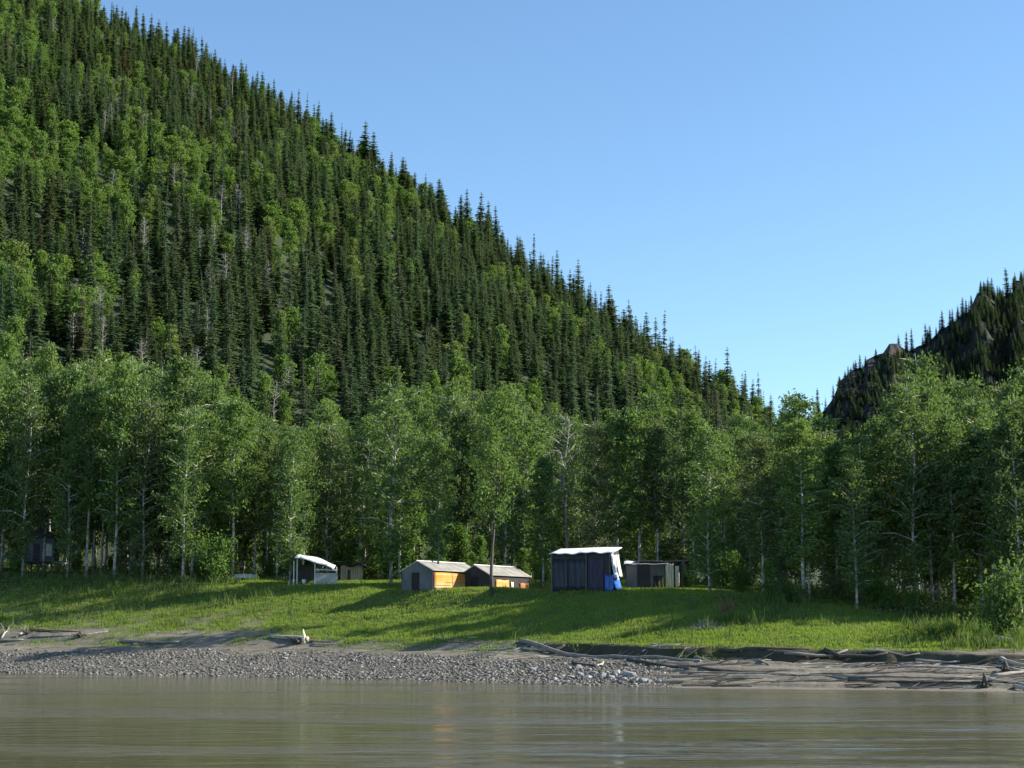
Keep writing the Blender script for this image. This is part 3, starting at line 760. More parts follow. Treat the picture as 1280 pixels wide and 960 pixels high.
# low grey shed
x, y, z = at(784, 737); y += 1.2; z = gz(x, y); q = y / F
t = thing('low_shed', 'low grey shed with flat pale-edged roof and a straw-coloured cloth on its corner', 'shed', (x, y, z), -0.08)
MB().box(0, 70 * q, 0.05, 2.2, 0, 31 * q).build('wall', M['canvas_dark'], t)
MB().box(0, 14 * q, 0.0, 0.048, 0, 30 * q).build('panel', M['canvas'], t)
MB().box(30 * q, 48 * q, 0.0, 0.048, 0, 30 * q).build('panel', M['board_grey'], t)
MB().box(34 * q, 46 * q, -0.03, -0.005, 4 * q, 17 * q).build('window', M['shade'], t)
b = MB(); b.sheet(lambda a, c: (-2 * q + a * 18 * q, -0.2 + c * 2.4, 32.0 * q + c * 0.28 + 0.03 * math.sin(a * 7)), 8, 4, 0.05); b.build('roof', M['white_tarp'], t)
b = MB(); b.sheet(lambda a, c: (17 * q + a * 36 * q, -0.25 + c * 2.4, 31.6 * q + c * 0.22 + 0.02 * math.sin(a * 9)), 8, 4, 0.05); b.build('roof', M['canvas_pale'], t)
b = MB(); b.sheet(lambda a, c: (12 * q + a * 78 * q, -0.1 + c * 2.6, 35.5 * q + c * 0.12 + 0.03 * math.sin(a * 9)), 8, 4, 0.07); b.build('upper_roof', M['board_grey'], t)
MB().sheet(cl(49 * q, 59 * q, 1 * q, 32 * q, 0.4, -0.08, 0.07), 12, 6, 0.012).build('straw_cloth', M['blonde'], t, smooth=True)
MB().sheet(cl(61 * q, 66 * q, 3 * q, 29 * q, 2.4, -0.08, 0.05), 8, 6, 0.012).build('straw_cloth', M['blonde'], t, smooth=True)
for xx, yy, zz in ((59 * q, -0.06, 32 * q), (68 * q, -0.06, 34 * q), (76 * q, 0.5, 35 * q)): MB().box(xx, xx + 0.12, yy, yy + 0.1, -0.1, zz).build('corner_post', M['board_dark'], t)

# raised cabin in the wood
x, y, z = at(31, 716); q = y / F
t = thing('raised_cabin', 'blue-grey raised cabin on posts in deep forest shade', 'cabin', (x, y, z), 0.05)
MB().box(0, 34 * q, 0.05, 2.3, 14 * q, 44 * q).build('wall', M['blue_grey'], t)
MB().box(-1 * q, 36 * q, -0.6, 2.4, 12 * q, 14 * q).build('deck', M['board_dark'], t)
MB().prism([(-3 * q, 44 * q), (38 * q, 44 * q), (17 * q, 55 * q)], -0.5, 2.6).build('roof', M['board_dark'], t)
f = MB().box(24 * q, 32 * q, 0.0, 0.045, 21 * q, 36 * q).build('window', M['canvas_pale'], t)
MB().box(9 * q, 17 * q, 0.0, 0.045, 14.2 * q, 36 * q).build('door', M['board_dark'], t)
for (a, c) in ((0, -0.5), (17 * q, -0.5), (34 * q, -0.5), (0, 2.2), (34 * q, 2.2)):
    b = MB(); stud(b, a, c, -0.3, 12 * q, 0.09); b.build('post', M['board_grey'], t)
b = MB(); b.box(-1 * q, 20 * q, -0.62, -0.57, 22 * q, 23.2 * q); b.box(-1 * q, 20 * q, -0.62, -0.57, 18 * q, 19 * q)
b.build('railing', M['board_grey'], t)

# blue-grey tarp bundle in the bushes
x, y, z = at(984, 745)
b = MB(); b.sheet(lambda a, c: (0.55 * math.cos(math.pi * (1 - a)) * (1 - 0.35 * c), -0.35 * math.sin(math.pi * a) * (1 - 0.4 * c) , c * 1.7 + 0.05 * math.sin(a * 9)), 14, 8, 0.02)
o = b.build('tarp_bundle', M['blue_grey'], loc=(x, y + 1, gz(x, y + 1)), smooth=True); tag(o, 'upright blue-grey tarp bundle half hidden among the bushes', 'tarp')

# ------------------------------------------------------------------ driftwood
def log(p0, p1, r, mat, label, name='driftwood_log', bend=0.1, root=0, group='driftwood along the shore', branch=0, lift=0.0, seed=0):
    a = at(*p0); c = at(*p1); rg = random.Random(seed + int(p0[0] * 7 + p1[0]))
    A = Vector((a[0], a[1], a[2] + r * 0.6 + lift)); B = Vector((c[0], c[1], c[2] + r * 0.45))
    L = (B - A).length; n = max(4, int(L / 0.8))
    side = (B - A).cross(Vector((0, 0, 1))).normalized()
    pts = []; rd = []
    for i in range(n + 1):
        f = i / n; P_ = A.lerp(B, f) + side * bend * math.sin(f * math.pi * 1.3) + Vector((0, 0, rg.uniform(-0.02, 0.02)))
        g_ = gz(P_.x, P_.y)
        P_.z = max(P_.z, g_ + r * 0.35); P_.z = min(P_.z, g_ + r * 0.9 + max(0.12, lift))
        pts.append(P_ - A); rd.append(r * (1 - 0.45 * f) * rg.uniform(0.9, 1.1))
    t = thing(name, label, 'driftwood', tuple(A), 0, group)
    m = MB(); m.tube(pts, rd, 8); m.build('stem', mat, t, smooth=True)
    for k in range(branch):
        f = rg.uniform(0.3, 0.9); i = int(f * n); s = pts[i]
        e = s + Vector((rg.uniform(-0.5, 0.5), rg.uniform(-0.3, 0.3), rg.uniform(0.25, 0.7)))
        MB().tube([s, (s + e) / 2 + Vector((0.05, 0, 0.03)), e], [r * 0.4, r * 0.25, 0.012], 5).build('branch', mat, t)
    if root:
        m = MB()
        for k in range(9):
            an = k * 0.7 + rg.random(); d = Vector((rg.uniform(-0.35, 0.1), math.cos(an), math.sin(an))); d.z = max(d.z, -0.25)
            m.tube([Vector((0.1, 0, 0)), d * root * 0.55, d * root + Vector((-0.1, 0, rg.uniform(0, 0.12)))], [r * 0.8, r * 0.4, 0.015], 5)
        m.build('root_plate', M['wood_dark'], t, smooth=True)
    return t
WP, WG, WB, WD = M['wood_pale'], M['wood_grey'], M['wood_brown'], M['wood_dark']
log((38, 788), (98, 790), 0.10, WB, 'brown log between two root stubs on the far upstream mud')
log((100, 796), (136, 790), 0.10, WG, 'grey log running from a dark root wad toward the water', root=0.5)
log((0, 802), (28, 801), 0.10, WG, 'short grey log at the upstream edge of the gravel')
log((40, 796), (88, 795), 0.07, WP, 'thin pale pole lying on the mud below the brown log')
log((150, 803), (222, 805), 0.14, WG, 'long low grey log on top of the gravel beach', bend=0.2)
log((384, 803), (336, 797), 0.19, WP, 'bleached thick log with torn upright root on the beach', root=0.0, lift=0.12)
x, y, z = at(374, 805)
t = thing('root_wad', 'dark tangled root wad with pale upright spike beside the bleached log', (0, 0) and 'driftwood' or 'driftwood', (x, y, z), 0, 'driftwood along the shore')
m = MB(); rg = random.Random(5)
for k in range(14):
    e = Vector((rg.uniform(-1.0, 0.5), rg.uniform(-0.3, 0.3), rg.uniform(0.05, 0.5))); m.tube([Vector((0, 0, 0.1)), e * 0.5 + Vector((0, 0, 0.1)), e], [0.14, 0.09, 0.02], 6)
m.build('roots', WD, t, smooth=True)
MB().tube([(0.25, 0, 0), (0.32, 0, 0.45), (0.22, 0.05, 0.95)], [0.17, 0.13, 0.03], 7).build('spike', M['blonde'], t, smooth=True)
log((388, 802), (414, 803), 0.05, WB, 'thin brown branch trailing from the dark root wad', branch=2)
log((390, 806), (420, 806), 0.05, WP, 'thin pale stick on mud beyond the dark root wad')
for i, (a, b_, lab, mt) in enumerate([((2, 798), (14, 780), 'stubby pale stick standing tilted at the upstream end of the mud', WP), ((20, 797), (34, 788), 'crooked pale root piece beside the upstream brown log', WP)]):
    log(a, b_, 0.08, mt, lab, branch=2)
log((543, 799), (590, 806), 0.08, WB, 'reddish brush pole at the grass foot above the gravel', branch=5, bend=0.3)
log((560, 803), (584, 800), 0.05, WB, 'short reddish stick crossing the brush pole', branch=3)
log((512, 799), (530, 799), 0.06, WD, 'short dark stick on the mud above mid beach')
log((585, 798), (596, 798), 0.07, WP, 'small pale chunk of wood beside the reddish brush')
log((575, 813), (690, 813), 0.05, WP, 'long thin pale pole lying level above the gravel')
log((650, 803), (872, 829), 0.14, WG, 'longest dark grey log slanting across the beach below the turf', bend=0.25)
log((692, 817), (706, 808), 0.14, WD, 'short dark branch joining the longest grey log', bend=0)
log((655, 812), (690, 815), 0.09, WP, 'pale split log tucked under the upper end of the longest log')
log((716, 829), (748, 834), 0.10, WD, 'dark curved branch by the tip of the gravel', bend=0.3)
log((745, 834), (756, 828), 0.08, WP, 'pale hooked root beside the dark curved branch')
log((740, 808), (768, 806), 0.08, WB, 'yellowish split log just under the turf edge')
log((803, 818), (856, 806), 0.06, WP, 'pale pole slanting up to the turf edge')
log((785, 826), (860, 838), 0.11, WD, 'dark pole fanning out below the longest grey log')
log((822, 834), (1000, 846), 0.09, WD, 'long dark pole lying on silt near mid downstream beach')
log((850, 842), (1060, 850), 0.07, WG, 'thin grey pole along the lower silt ledge')
log((870, 825), (960, 832), 0.10, WG, 'grey log against the silt below the cut bank')
log((900, 815), (1010, 820), 0.12, WD, 'dark log wedged along the foot of the cut bank', bend=0.3)
log((980, 820), (1060, 817), 0.10, WG, 'grey log on the upper silt ledge under the turf')
log((1030, 815), (1110, 820), 0.13, WD, 'dark thick log at the end of the cut bank')
log((1080, 817), (1150, 823), 0.07, WG, 'thin grey log beside the long bleached poles')
log((1145, 826), (1200, 830), 0.085, WP, 'bleached upper pole of the pair on the silt')
log((1125, 834), (1232, 838), 0.085, WP, 'bleached lower and longer pole of the pair on the silt')
log((1060, 852), (1225, 856), 0.08, WD, 'dark half-buried pole close to the waterline')
log((1040, 846), (1215, 849), 0.07, WG, 'grey half-buried pole above the dark waterline pole')
log((1232, 849), (1290, 862), 0.10, WP, 'bleached log pointing to the water from the downstream stump')
log((1240, 846), (1285, 841), 0.11, WG, 'grey log behind the downstream stump')
log((1252, 826), (1300, 838), 0.13, WP, 'thick bleached log high in the downstream pile', bend=0.2)
log((1262, 838), (1296, 842), 0.10, WP, 'second bleached log under the thick one in the downstream pile')
log((1242, 803), (1300, 808), 0.15, WP, 'pale fallen trunk lying in the shaded brush above the downstream pile', lift=0.2)
log((1268, 860), (1310, 867), 0.10, WP, 'pale log end touching water beneath the downstream pile')
for (px_, py_, s_, lab) in ((1231, 860, 0.62, 'dark upright root stump at the water edge below bleached logs'), (1257, 842, 0.6, 'round dark root ball in the middle of the downstream log pile'), (100, 797, 0.5, 'small dark stump with forked top on the upstream mud'), (33, 793, 0.42, 'brown root stub at the end of the upstream brown log')):
    x, y, z = at(px_, py_); rg = random.Random(px_)
    t = thing('driftwood_stump', lab, 'stump', (x, y, z), 0, 'driftwood stumps')
    MB().tube([(0, 0, -0.1), (0.03, 0, s_ * 0.6), (0.0, 0, s_ * 1.1)], [0.17 * s_ / 0.5, 0.13, 0.03], 8).build('bole', M['wood_dark'], t, smooth=True)
    m = MB()
    for k in range(10):
        an = k * 0.63; e = Vector((math.cos(an) * s_ * rg.uniform(0.5, 1.1), math.sin(an) * s_ * 0.6, rg.uniform(0.02, 0.6) * s_)); m.tube([Vector((0, 0, 0.12)), e * 0.5 + Vector((0, 0, 0.12)), e], [0.09, 0.06, 0.015], 5)
    m.build('roots', M['wood_dark'], t, smooth=True)

# brown dead brush and grey mound on the turf
x, y, z = at(905, 768)
t = thing('dead_bush', 'rusty brown dead bush leaning on the sunlit turf', 'bush', (x, y, z))
m = MB(); rg = random.Random(3)
for k in range(26):
    e = Vector((rg.uniform(-0.7, 0.9), rg.uniform(-0.4, 0.4), rg.uniform(0.3, 1.3))); m.tube([Vector((rg.uniform(-.3, .3), 0, 0)), e * 0.6, e], [0.03, 0.02, 0.006], 4)
m.build('branch', surf('rusty_twig', [(0.3, (0.10, 0.05, 0.03)), (0.7, (0.24, 0.13, 0.08))], 4), t)
x, y, z = at(880, 786)
o = thing('brush_mound', 'low grey mound of dead stems on the turf below the rusty bush', 'mound', (x, y, z))
m = MB(); rg = random.Random(4)
for k in range(110):
    a = Vector((rg.gauss(0, 0.45), rg.gauss(0, 0.4), 0)); e = a + Vector((rg.uniform(-0.4, 0.4), rg.uniform(-0.3, 0.3), rg.uniform(0.15, 0.65) * math.exp(-a.length_squared))); m.tube([a, e], [0.02, 0.006], 3)
m.build('brush', M['bark_snag'], o)

# rocks
def rockmesh(seed):
    rng = np.random.default_rng(seed)
    import bmesh
    bm = bmesh.new(); bmesh.ops.create_icosphere(bm, subdivisions=2, radius=0.5)
    pl = [(Vector(rng.normal(size=3)).normalized(), rng.uniform(0.26, 0.42)) for _ in range(9)]
    for v in bm.verts:
        for n_, d_ in pl:
            k = v.co.dot(n_)
            if k > d_: v.co -= n_ * (k - d_)
        v.co.z *= 0.75
    m = bpy.data.meshes.new('rock'); bm.to_mesh(m); bm.free(); m.materials.append(M['rock']); return m
RK = [rockmesh(i) for i in range(5)]
rocks = [(693, 850, .35), (702, 846, .3), (712, 848, .45), (724, 844, .4), (735, 849, .5), (742, 842, .35), (752, 846, .55), (763, 848, .4), (771, 842, .5), (778, 851, .45), (786, 847, .75), (794, 852, .4), (803, 853, .5), (812, 853, .35), (822, 853, .32), (722, 836, .55), (665, 838, .4), (355, 824, .4), (358, 820, .3), (736, 838, .3)]
nm = ['flat', 'small', 'angular', 'pale', 'dark-sided']
for i, (a, b_, s_) in enumerate(sorted(rocks)):
    x, y, z = at(a, b_)
    o = link('rock', RK[i % 5], None, (x, y, z + s_ * 0.12), i * 1.3, (s_ * 1.25, s_, s_ * (1.3 if s_ > .7 else 1)))
    if a < 400: lab = ('larger' if s_ > .35 else 'smaller') + ' of two grey rocks standing out of the gravel below the root wad'
    elif s_ > .7: lab = 'largest and whitest boulder at the tip of the gravel beach'
    else:
        order = ['first', 'second', 'third', 'fourth', 'fifth', 'sixth', 'seventh', 'eighth', 'ninth', 'tenth', 'eleventh', 'twelfth', 'thirteenth', 'fourteenth', 'fifteenth', 'sixteenth', 'seventeenth', 'eighteenth']
        lab = '%s boulder along the gravel tip, counted toward the downstream silt' % order[i - 2]
    tag(o, lab, 'rock', 'boulders at the waterline')

def sticks(n, px0, px1, d0, d1, lo, hi, seed):
    rg = np.random.default_rng(seed); mb = MB()
    for i in range(n):
        px = rg.uniform(px0, px1); d = rg.uniform(d0, d1); y = float(shoreY(px)) + d; x = (px - 640) / F * y
        if fbm(x * 0.3, y * 1.2, 66) < 0.47: continue
        a = rg.normal() * 0.35; L = rg.uniform(lo, hi); x2 = x + math.cos(a) * L; y2 = y + math.sin(a) * L * 0.5; r = rg.uniform(0.012, 0.035)
        mb.tube([(x, y, gz(x, y) + r), ((x + x2) / 2, (y + y2) / 2 + 0.05, gz((x + x2) / 2, (y + y2) / 2) + r + 0.03), (x2, y2, gz(x2, y2) + r + rg.uniform(0, 0.08))], [r, r, r * 0.5], 4)
    return mb
for (args, mt) in (((420, 560, 1300, 9.5, 13.8, 0.4, 1.8, 1), M['wood_grey']), ((200, 560, 1300, 8, 13.5, 0.4, 1.6, 2), M['wood_pale']), ((260, 820, 1300, 0.4, 11, 0.8, 3.5, 3), M['wood_dark']), ((140, -20, 560, 8, 17, 0.3, 1.3, 4), M['wood_grey'])):
    o = sticks(*args).build('stick_litter', mt); o['kind'] = 'stuff'

# ------------------------------------------------------------------ gravel, grass, weeds, undergrowth (nobody could count these)
def ico():
    p = (1 + 5 ** .5) / 2
    v = np.array([(-1, p, 0), (1, p, 0), (-1, -p, 0), (1, -p, 0), (0, -1, p), (0, 1, p), (0, -1, -p), (0, 1, -p), (p, 0, -1), (p, 0, 1), (-p, 0, -1), (-p, 0, 1)], float)
    v /= np.linalg.norm(v[0])
    f = np.array([(0, 11, 5), (0, 5, 1), (0, 1, 7), (0, 7, 10), (0, 10, 11), (1, 5, 9), (5, 11, 4), (11, 10, 2), (10, 7, 6), (7, 1, 8), (3, 9, 4), (3, 4, 2), (3, 2, 6), (3, 6, 8), (3, 8, 9), (4, 9, 5), (2, 4, 11), (6, 2, 10), (8, 6, 7), (9, 8, 1)])
    return v, f
iv, if_ = ico()
def scatter(n, p0, p1, d0, d1):
    px = R.uniform(p0, p1, n); d = R.uniform(d0, d1, n)
    y = shoreY(px) + d; x = (px - 640) / F * y
    return x, y, d, px
x, y, d, px = scatter(190000, -90, 850, -0.4, 13.5)
gv, _, _ = cover(x, y)
keep = R.uniform(0, 1, len(x)) < gv * (0.25 + 1.1 * sstep(0.35, 0.6, fbm(x * 0.45, y * 1.0, 34)))
x, y = x[keep], y[keep]; n = len(x)
z = ground_z(x, y)
s = np.clip(R.lognormal(-3.75, 0.5, n), 0.014, 0.075)
big = R.uniform(0, 1, n) < 0.03 * (0.4 + 1.6 * fbm(x * 0.5, y * 0.8, 33)); s[big] = R.uniform(0.05, 0.12, big.sum())
V = iv[None] * (1 + R.normal(size=(n, 12, 1)) * 0.22) * (s[:, None, None] * np.stack([R.uniform(0.8, 1.5, n), R.uniform(0.7, 1.2, n), R.uniform(0.45, 0.95, n)], -1)[:, None, :])
ca_, sa_ = np.cos(R.uniform(0, 6.28, n)), np.sin(R.uniform(0, 6.28, n))
V = V + np.stack([x, y, z + s * 0.2], -1)[:, None, :]
Fc = (if_[None] + (np.arange(n) * 12)[:, None, None]).reshape(-1, 3)
def pebblemat():
    m, t, b, L = nmat('gravel_stone')
    g_ = N(t, 'ShaderNodeNewGeometry')
    L.new(ramp(t, g_.outputs['Random Per Island'], [(0, (0.060, 0.054, 0.046)), (0.5, (0.118, 0.108, 0.090)), (0.85, (0.18, 0.165, 0.14)), (1.0, (0.30, 0.28, 0.24))]), b.inputs['Base Color'])
    b.inputs['Roughness'].default_value = 0.8
    return m
gvo = link('gravel', mesh_np('gravel', V.reshape(-1, 3), Fc, [pebblemat()])); gvo['kind'] = 'stuff'
print('gravel stones', n)

def blades(x, y, z, h, wd, nb, spread, lean=0.5):
    """nb thin bent blades per tuft"""
    n = len(x) * nb
    X = np.repeat(x, nb) + R.normal(size=n) * spread; Y = np.repeat(y, nb) + R.normal(size=n) * spread; Z = np.repeat(z, nb)
    hh = np.repeat(h, nb) * R.uniform(0.55, 1.2, n); a = R.uniform(0, 6.28, n)
    dx, dy = np.cos(a), np.sin(a); l = R.uniform(0.1, lean, n) * hh
    b0 = R.uniform(0, 3.14, n); wx, wy = np.cos(b0) * wd / 2, np.sin(b0) * wd / 2
    base = np.stack([X, Y, Z - 0.03], -1); W_ = np.stack([wx, wy, 0 * wx], -1)
    mid = base + np.stack([dx * l * 0.4, dy * l * 0.4, hh * 0.6], -1); tip = base + np.stack([dx * l, dy * l, hh], -1)
    V = np.stack([base - W_, base + W_, mid + W_ * 0.8, mid - W_ * 0.8, tip + W_ * 0.2, tip - W_ * 0.2], 1).reshape(-1, 3)
    i = np.arange(n) * 6
    Q = np.concatenate([np.stack([i, i + 1, i + 2, i + 3], -1), np.stack([i + 3, i + 2, i + 4, i + 5], -1)])
    return V, Q
x, y, d, px = scatter(70000, -60, 1340, 11, 50)
_, gg, ll = cover(x, y)
keep = (R.uniform(0, 1, len(x)) < gg * (1 - 0.7 * ll))
for (cx, cy, r, z0) in PADS: keep &= np.hypot(x - cx, y - cy + 0.6) > r * 0.55
x, y, d = x[keep], y[keep], d[keep]
z = ground_z(x, y)
n1 = fbm(x * 0.4, y * 0.4, 77)
V, Q = blades(x, y, z, 0.08 + 0.15 * n1, 0.035, 9, 0.16)
gs = link('grass', mesh_np('grass', V, Q, [M['grass']])); gs['kind'] = 'stuff'
print('grass blades', len(Q) // 2)
# taller weeds: downstream end, along the upstream bank and forest edge
x, y, d, px = scatter(26000, -60, 1340, 12, 60)
n1 = fbm(x * 0.25, y * 0.35, 91)
dens = sstep(1105, 1180, px) * sstep(14.5, 17, d) * (1 - sstep(30, 36, d)) + (1 - sstep(300, 420, px)) * sstep(16, 20, d) * (1 - sstep(30, 40, d)) * 0.22 + sstep(820, 900, px) * (1 - sstep(960, 1040, px)) * sstep(18, 22, d) * (1 - sstep(28, 30, d)) * 0.25 + 0.02
keep = (R.uniform(0, 1, len(x)) < dens * sstep(0.35, 0.6, n1)) & (d > 14.5)
x, y = x[keep], y[keep]; z = ground_z(x, y)
V, Q = blades(x, y, z, R.uniform(0.35, 0.95, len(x)), 0.05, 10, 0.2, 0.6)
o = link('weeds', mesh_np('weeds', V, Q, [M['weed']])); o['kind'] = 'stuff'
# undergrowth on the forest floor
px = R.uniform(-80, 1360, 9000); y = R.uniform(95, 185, 9000); x = (px - 640) / F * y
_, _, ll = cover(x, y); keep = R.uniform(0, 1, len(x)) < sstep(0.3, 0.9, ll) * 0.9
for (cx, cy, r, z0) in PADS: keep &= np.hypot(x - cx, y - cy) > r * 1.1
x, y = x[keep], y[keep]; z = ground_z(x, y); n = len(x)
C = np.stack([x, y, z], -1)[:, None, :] + np.abs(R.normal(size=(n, 16, 3))) * np.array([0.45, 0.45, 0.42]) * np.sign(R.normal(size=(n, 16, 3)) * np.array([1, 1, 0]) + np.array([0, 0, 1]))
V, Q = leaves(C.reshape(-1, 3), 0.2, 0.6, 0.5)
o = link('undergrowth', mesh_np('undergrowth', V, Q, [M['weed']])); o['kind'] = 'stuff'

# ------------------------------------------------------------------ poplar wood
TOPX = [-120, 0, 60, 120, 200, 260, 320, 400, 460, 520, 560, 640, 690, 740, 800, 870, 920, 960, 1010, 1060, 1090, 1120, 1155, 1200, 1225, 1240, 1280, 1400]
TOPY = [450, 440, 455, 440, 465, 480, 505, 512, 520, 492, 490, 482, 520, 520, 498, 505, 525, 535, 520, 530, 530, 480, 462, 470, 505, 490, 465, 460]
ORD = ['first', 'second', 'third', 'fourth', 'fifth', 'sixth', 'seventh', 'eighth', 'ninth', 'tenth', 'eleventh', 'twelfth', 'thirteenth', 'fourteenth', 'fifteenth', 'sixteenth', 'seventeenth', 'eighteenth', 'nineteenth', 'twentieth']
ZONES = [(-999, 110, 'round the raised cabin'), (110, 265, 'between cabin and white boat'), (265, 350, 'by the upturned white boat'), (350, 480, 'behind the lean-to'),
         (480, 600, 'behind the first orange tent'), (600, 690, 'behind the second orange tent'), (690, 785, 'behind the tall blue shed'), (785, 880, 'behind the low grey shed'),
         (880, 1000, 'behind the white-stemmed sapling'), (1000, 1100, 'in the dip below the crag'), (1100, 1235, 'in the tallest downstream clump'), (1235, 9999, 'above the downstream log pile')]
def zone(px):
    for a, b_, s_ in ZONES:
        if a <= px < b_: return s_
trees = []          # (px, x, y, z, height, variant, row)
front = [(2, 716, 452, 1, 1), (60, 713, 468, 2, 1), (108, 724, 470, 4, 1), (132, 709, 470, 2, 1), (151, 709, 500, 4, 1), (163, 707, 480, 1, .9), (205, 716, 490, 6, 1), (240, 724, 500, 3, 1), (290, 727, 488, 4, 1.05), (318, 723, 540, 2, .8),
         (333, 722, 530, 4, .8), (346, 724, 545, 1, .8), (392, 718, 520, 0, .9), (468, 716, 520, 3, 1), (500, 712, 500, 1, .9), (570, 716, 505, 2, .9), (585, 714, 500, 4, .8), (614, 744, 478, 7, 1.0), (655, 728, 500, 6, 1.1),
         (745, 726, 520, 3, 1), (772, 728, 505, 6, 1), (800, 727, 500, 2, 1.1), (822, 726, 520, 4, .9), (868, 728, 505, 2, 1), (905, 728, 530, 0, .8), (935, 735, 525, 5, .85), (972, 742, 535, 0, 1.0), (1005, 742, 522, 6, 1.0), (1040, 748, 535, 5, 1.0),
         (1078, 752, 532, 0, 1.0), (1126, 752, 500, 3, 1.15), (1146, 757, 470, 2, 1.2), (1166, 757, 462, 6, 1.2), (1186, 752, 468, 5, 1.1), (1204, 748, 480, 0, 1.0), (1244, 752, 492, 0, 1.05), (1268, 765, 470, 3, 1.1), (28, 724, 470, 0, .9), (84, 724, 480, 5, .9), (178, 724, 490, 5, .9), (228, 729, 505, 3, .85), (-40, 715, 455, 0, 1), (-90, 715, 450, 3, 1)]
for (px, py, top, v, wd) in front:
    x, y, z = at(px, py)
    zt = zpix(top, y); trees.append([px, x, y, z, zt - z, v, 0, wd])
LIT = [(-14, 2), (0, 2)]
CAMP = []
for (px, py) in ((375, 731), (400, 729), (425, 727), (470, 730), (500, 738), (545, 739), (575, 738), (612, 738), (640, 737), (700, 739), (735, 739), (775, 739), (795, 737), (830, 737)):
    c_ = at(px, py); CAMP.append((c_[0], c_[1] + 1.0, c_[2] + 1.2))
TURF = []
for px in range(880, 1140, 28):
    c_ = at(px, 790); TURF.append(c_)
for (px, dy) in ((560, 3.0), (585, 4.5), (612, 4.5), (630, 6.0), (650, 7.5)):
    c_ = at(px, 738); y_ = c_[1] + dy; CAMP.append((c_[0] * y_ / c_[1], y_, c_[2] + 1.0))
for (px, py) in ((430, 722), (509, 716), (550, 716), (585, 716), (660, 722), (900, 738)):
    c_ = at(px, py); CAMP.append((c_[0], c_[1], c_[2] + 2.6))
SH = (math.sin(SUN_AZ), math.cos(SUN_AZ))
def shades(x, y, z, h, wide=2.1):
    for (cx, cy, cz) in (CAMP + TURF if 640 + F * x / y > 1275 else CAMP):
        s_ = (x - cx) * SH[0] + (y - cy) * SH[1]; l_ = abs((x - cx) * SH[1] - (y - cy) * SH[0])
        if s_ > 0.3 and l_ < wide and s_ * math.tan(SUN_EL) < z + h - cz: return True
    return False
for t_ in list(trees):
    if shades(t_[1], t_[2], t_[3], t_[4], 1.6):
        print('front tree shades camp', round(t_[0]))
        for _ in range(60):
            t_[2] += 0.35; t_[1] = (t_[0] - 640) / F * t_[2]
            if not shades(t_[1], t_[2], t_[3], t_[4], 1.8): break
        t_[3] = gz(t_[1], t_[2])
def clear(x, y, rr):
    return all(math.hypot(x - t_[1], y - t_[2]) > rr for t_ in trees) and all(math.hypot(x - c_[0], y - c_[1]) > c_[2] * 1.05 for c_ in PADS)
rg = random.Random(21)
for row, (da, db, cnt, sp_) in enumerate([(33, 48, 75, 2.3), (48, 75, 85, 2.8), (75, 115, 80, 3.4)], 1):
    made = 0; tries = 0
    while made < cnt and tries < 9000:
        tries += 1
        px = rg.uniform(-110, 1390)
        dd = rg.uniform(da, db)
        if px > 950: dd -= 6
        y = float(shoreY(px)) + dd; x = (px - 640) / F * y
        if not clear(x, y, sp_): continue
        z = gz(x, y); top = np.interp(px, TOPX, TOPY) + rg.gauss(8, 20) + (10 if row == 1 else 0)
        hgt = zpix(top, y) - z
        if shades(x, y, z, hgt): continue
        if hgt > 27: hgt = 27 * rg.uniform(0.9, 1)
        trees.append([px, x, y, z, hgt, rg.choice([0, 1, 3, 5, 6, 0, 3, 5]) if row > 1 else rg.randrange(7), row, rg.uniform(0.8, 1.15)]); made += 1
trees.sort(key=lambda t_: t_[0])
cnts = {}
for (px, x, y, z, hgt, v, row, wd) in trees:
    zn = zone(px); s_ = hgt / 16
    if row <= 1:
        k = cnts.get((zn, row), 0); cnts[(zn, row)] = k + 1
        kind = {2: 'pale-trunked', 4: 'bare-stemmed', 7: 'shaded-stem'}.get(v, 'leafy')
        lab = '%s %s poplar from left, %s row %s' % (ORD[min(k, 19)], kind, 'front' if row == 0 else 'second', zn)
        grp = 'poplars at the edge of the wood'
    else:
        lab = 'green poplar deep in the wood, %s crowded rows %s' % ('middle' if row == 2 else 'rearmost', zn)
        grp = '%s poplars %s' % ('middle' if row == 2 else 'rear', zn)
    wsc = (0.55 + 0.45 * s_) * wd
    plant('poplar_tree', POP[v], (x, y, z), 0.0 if v == 7 else rg.uniform(0, 6.28), (wsc, wsc, s_), lab, 'tree', grp)

# dead grey trees in the wood
for i, (px, py, top, lab) in enumerate([(708, 724, 515, 'dead grey poplar with twiggy bare crown over the tall blue shed'), (235, 716, 560, 'thin dead poplar in dark wood upstream of the white boat'), (1030, 745, 570, 'bare grey snag in the dip below the crag foot'), (455, 715, 545, 'dead bare poplar between lean-to and first tent'), (1060, 748, 590, 'smaller crooked snag in the dip below the crag foot')]):
    x, y, z = at(px, py); hgt = zpix(top, y) - z
    t = thing('dead_tree', lab, 'dead tree', (x, y, z), i * 1.7, 'bare dead trees in the wood'); t.scale = (hgt / 14,) * 3
    link('trunk', DEADM[i % 3], t)

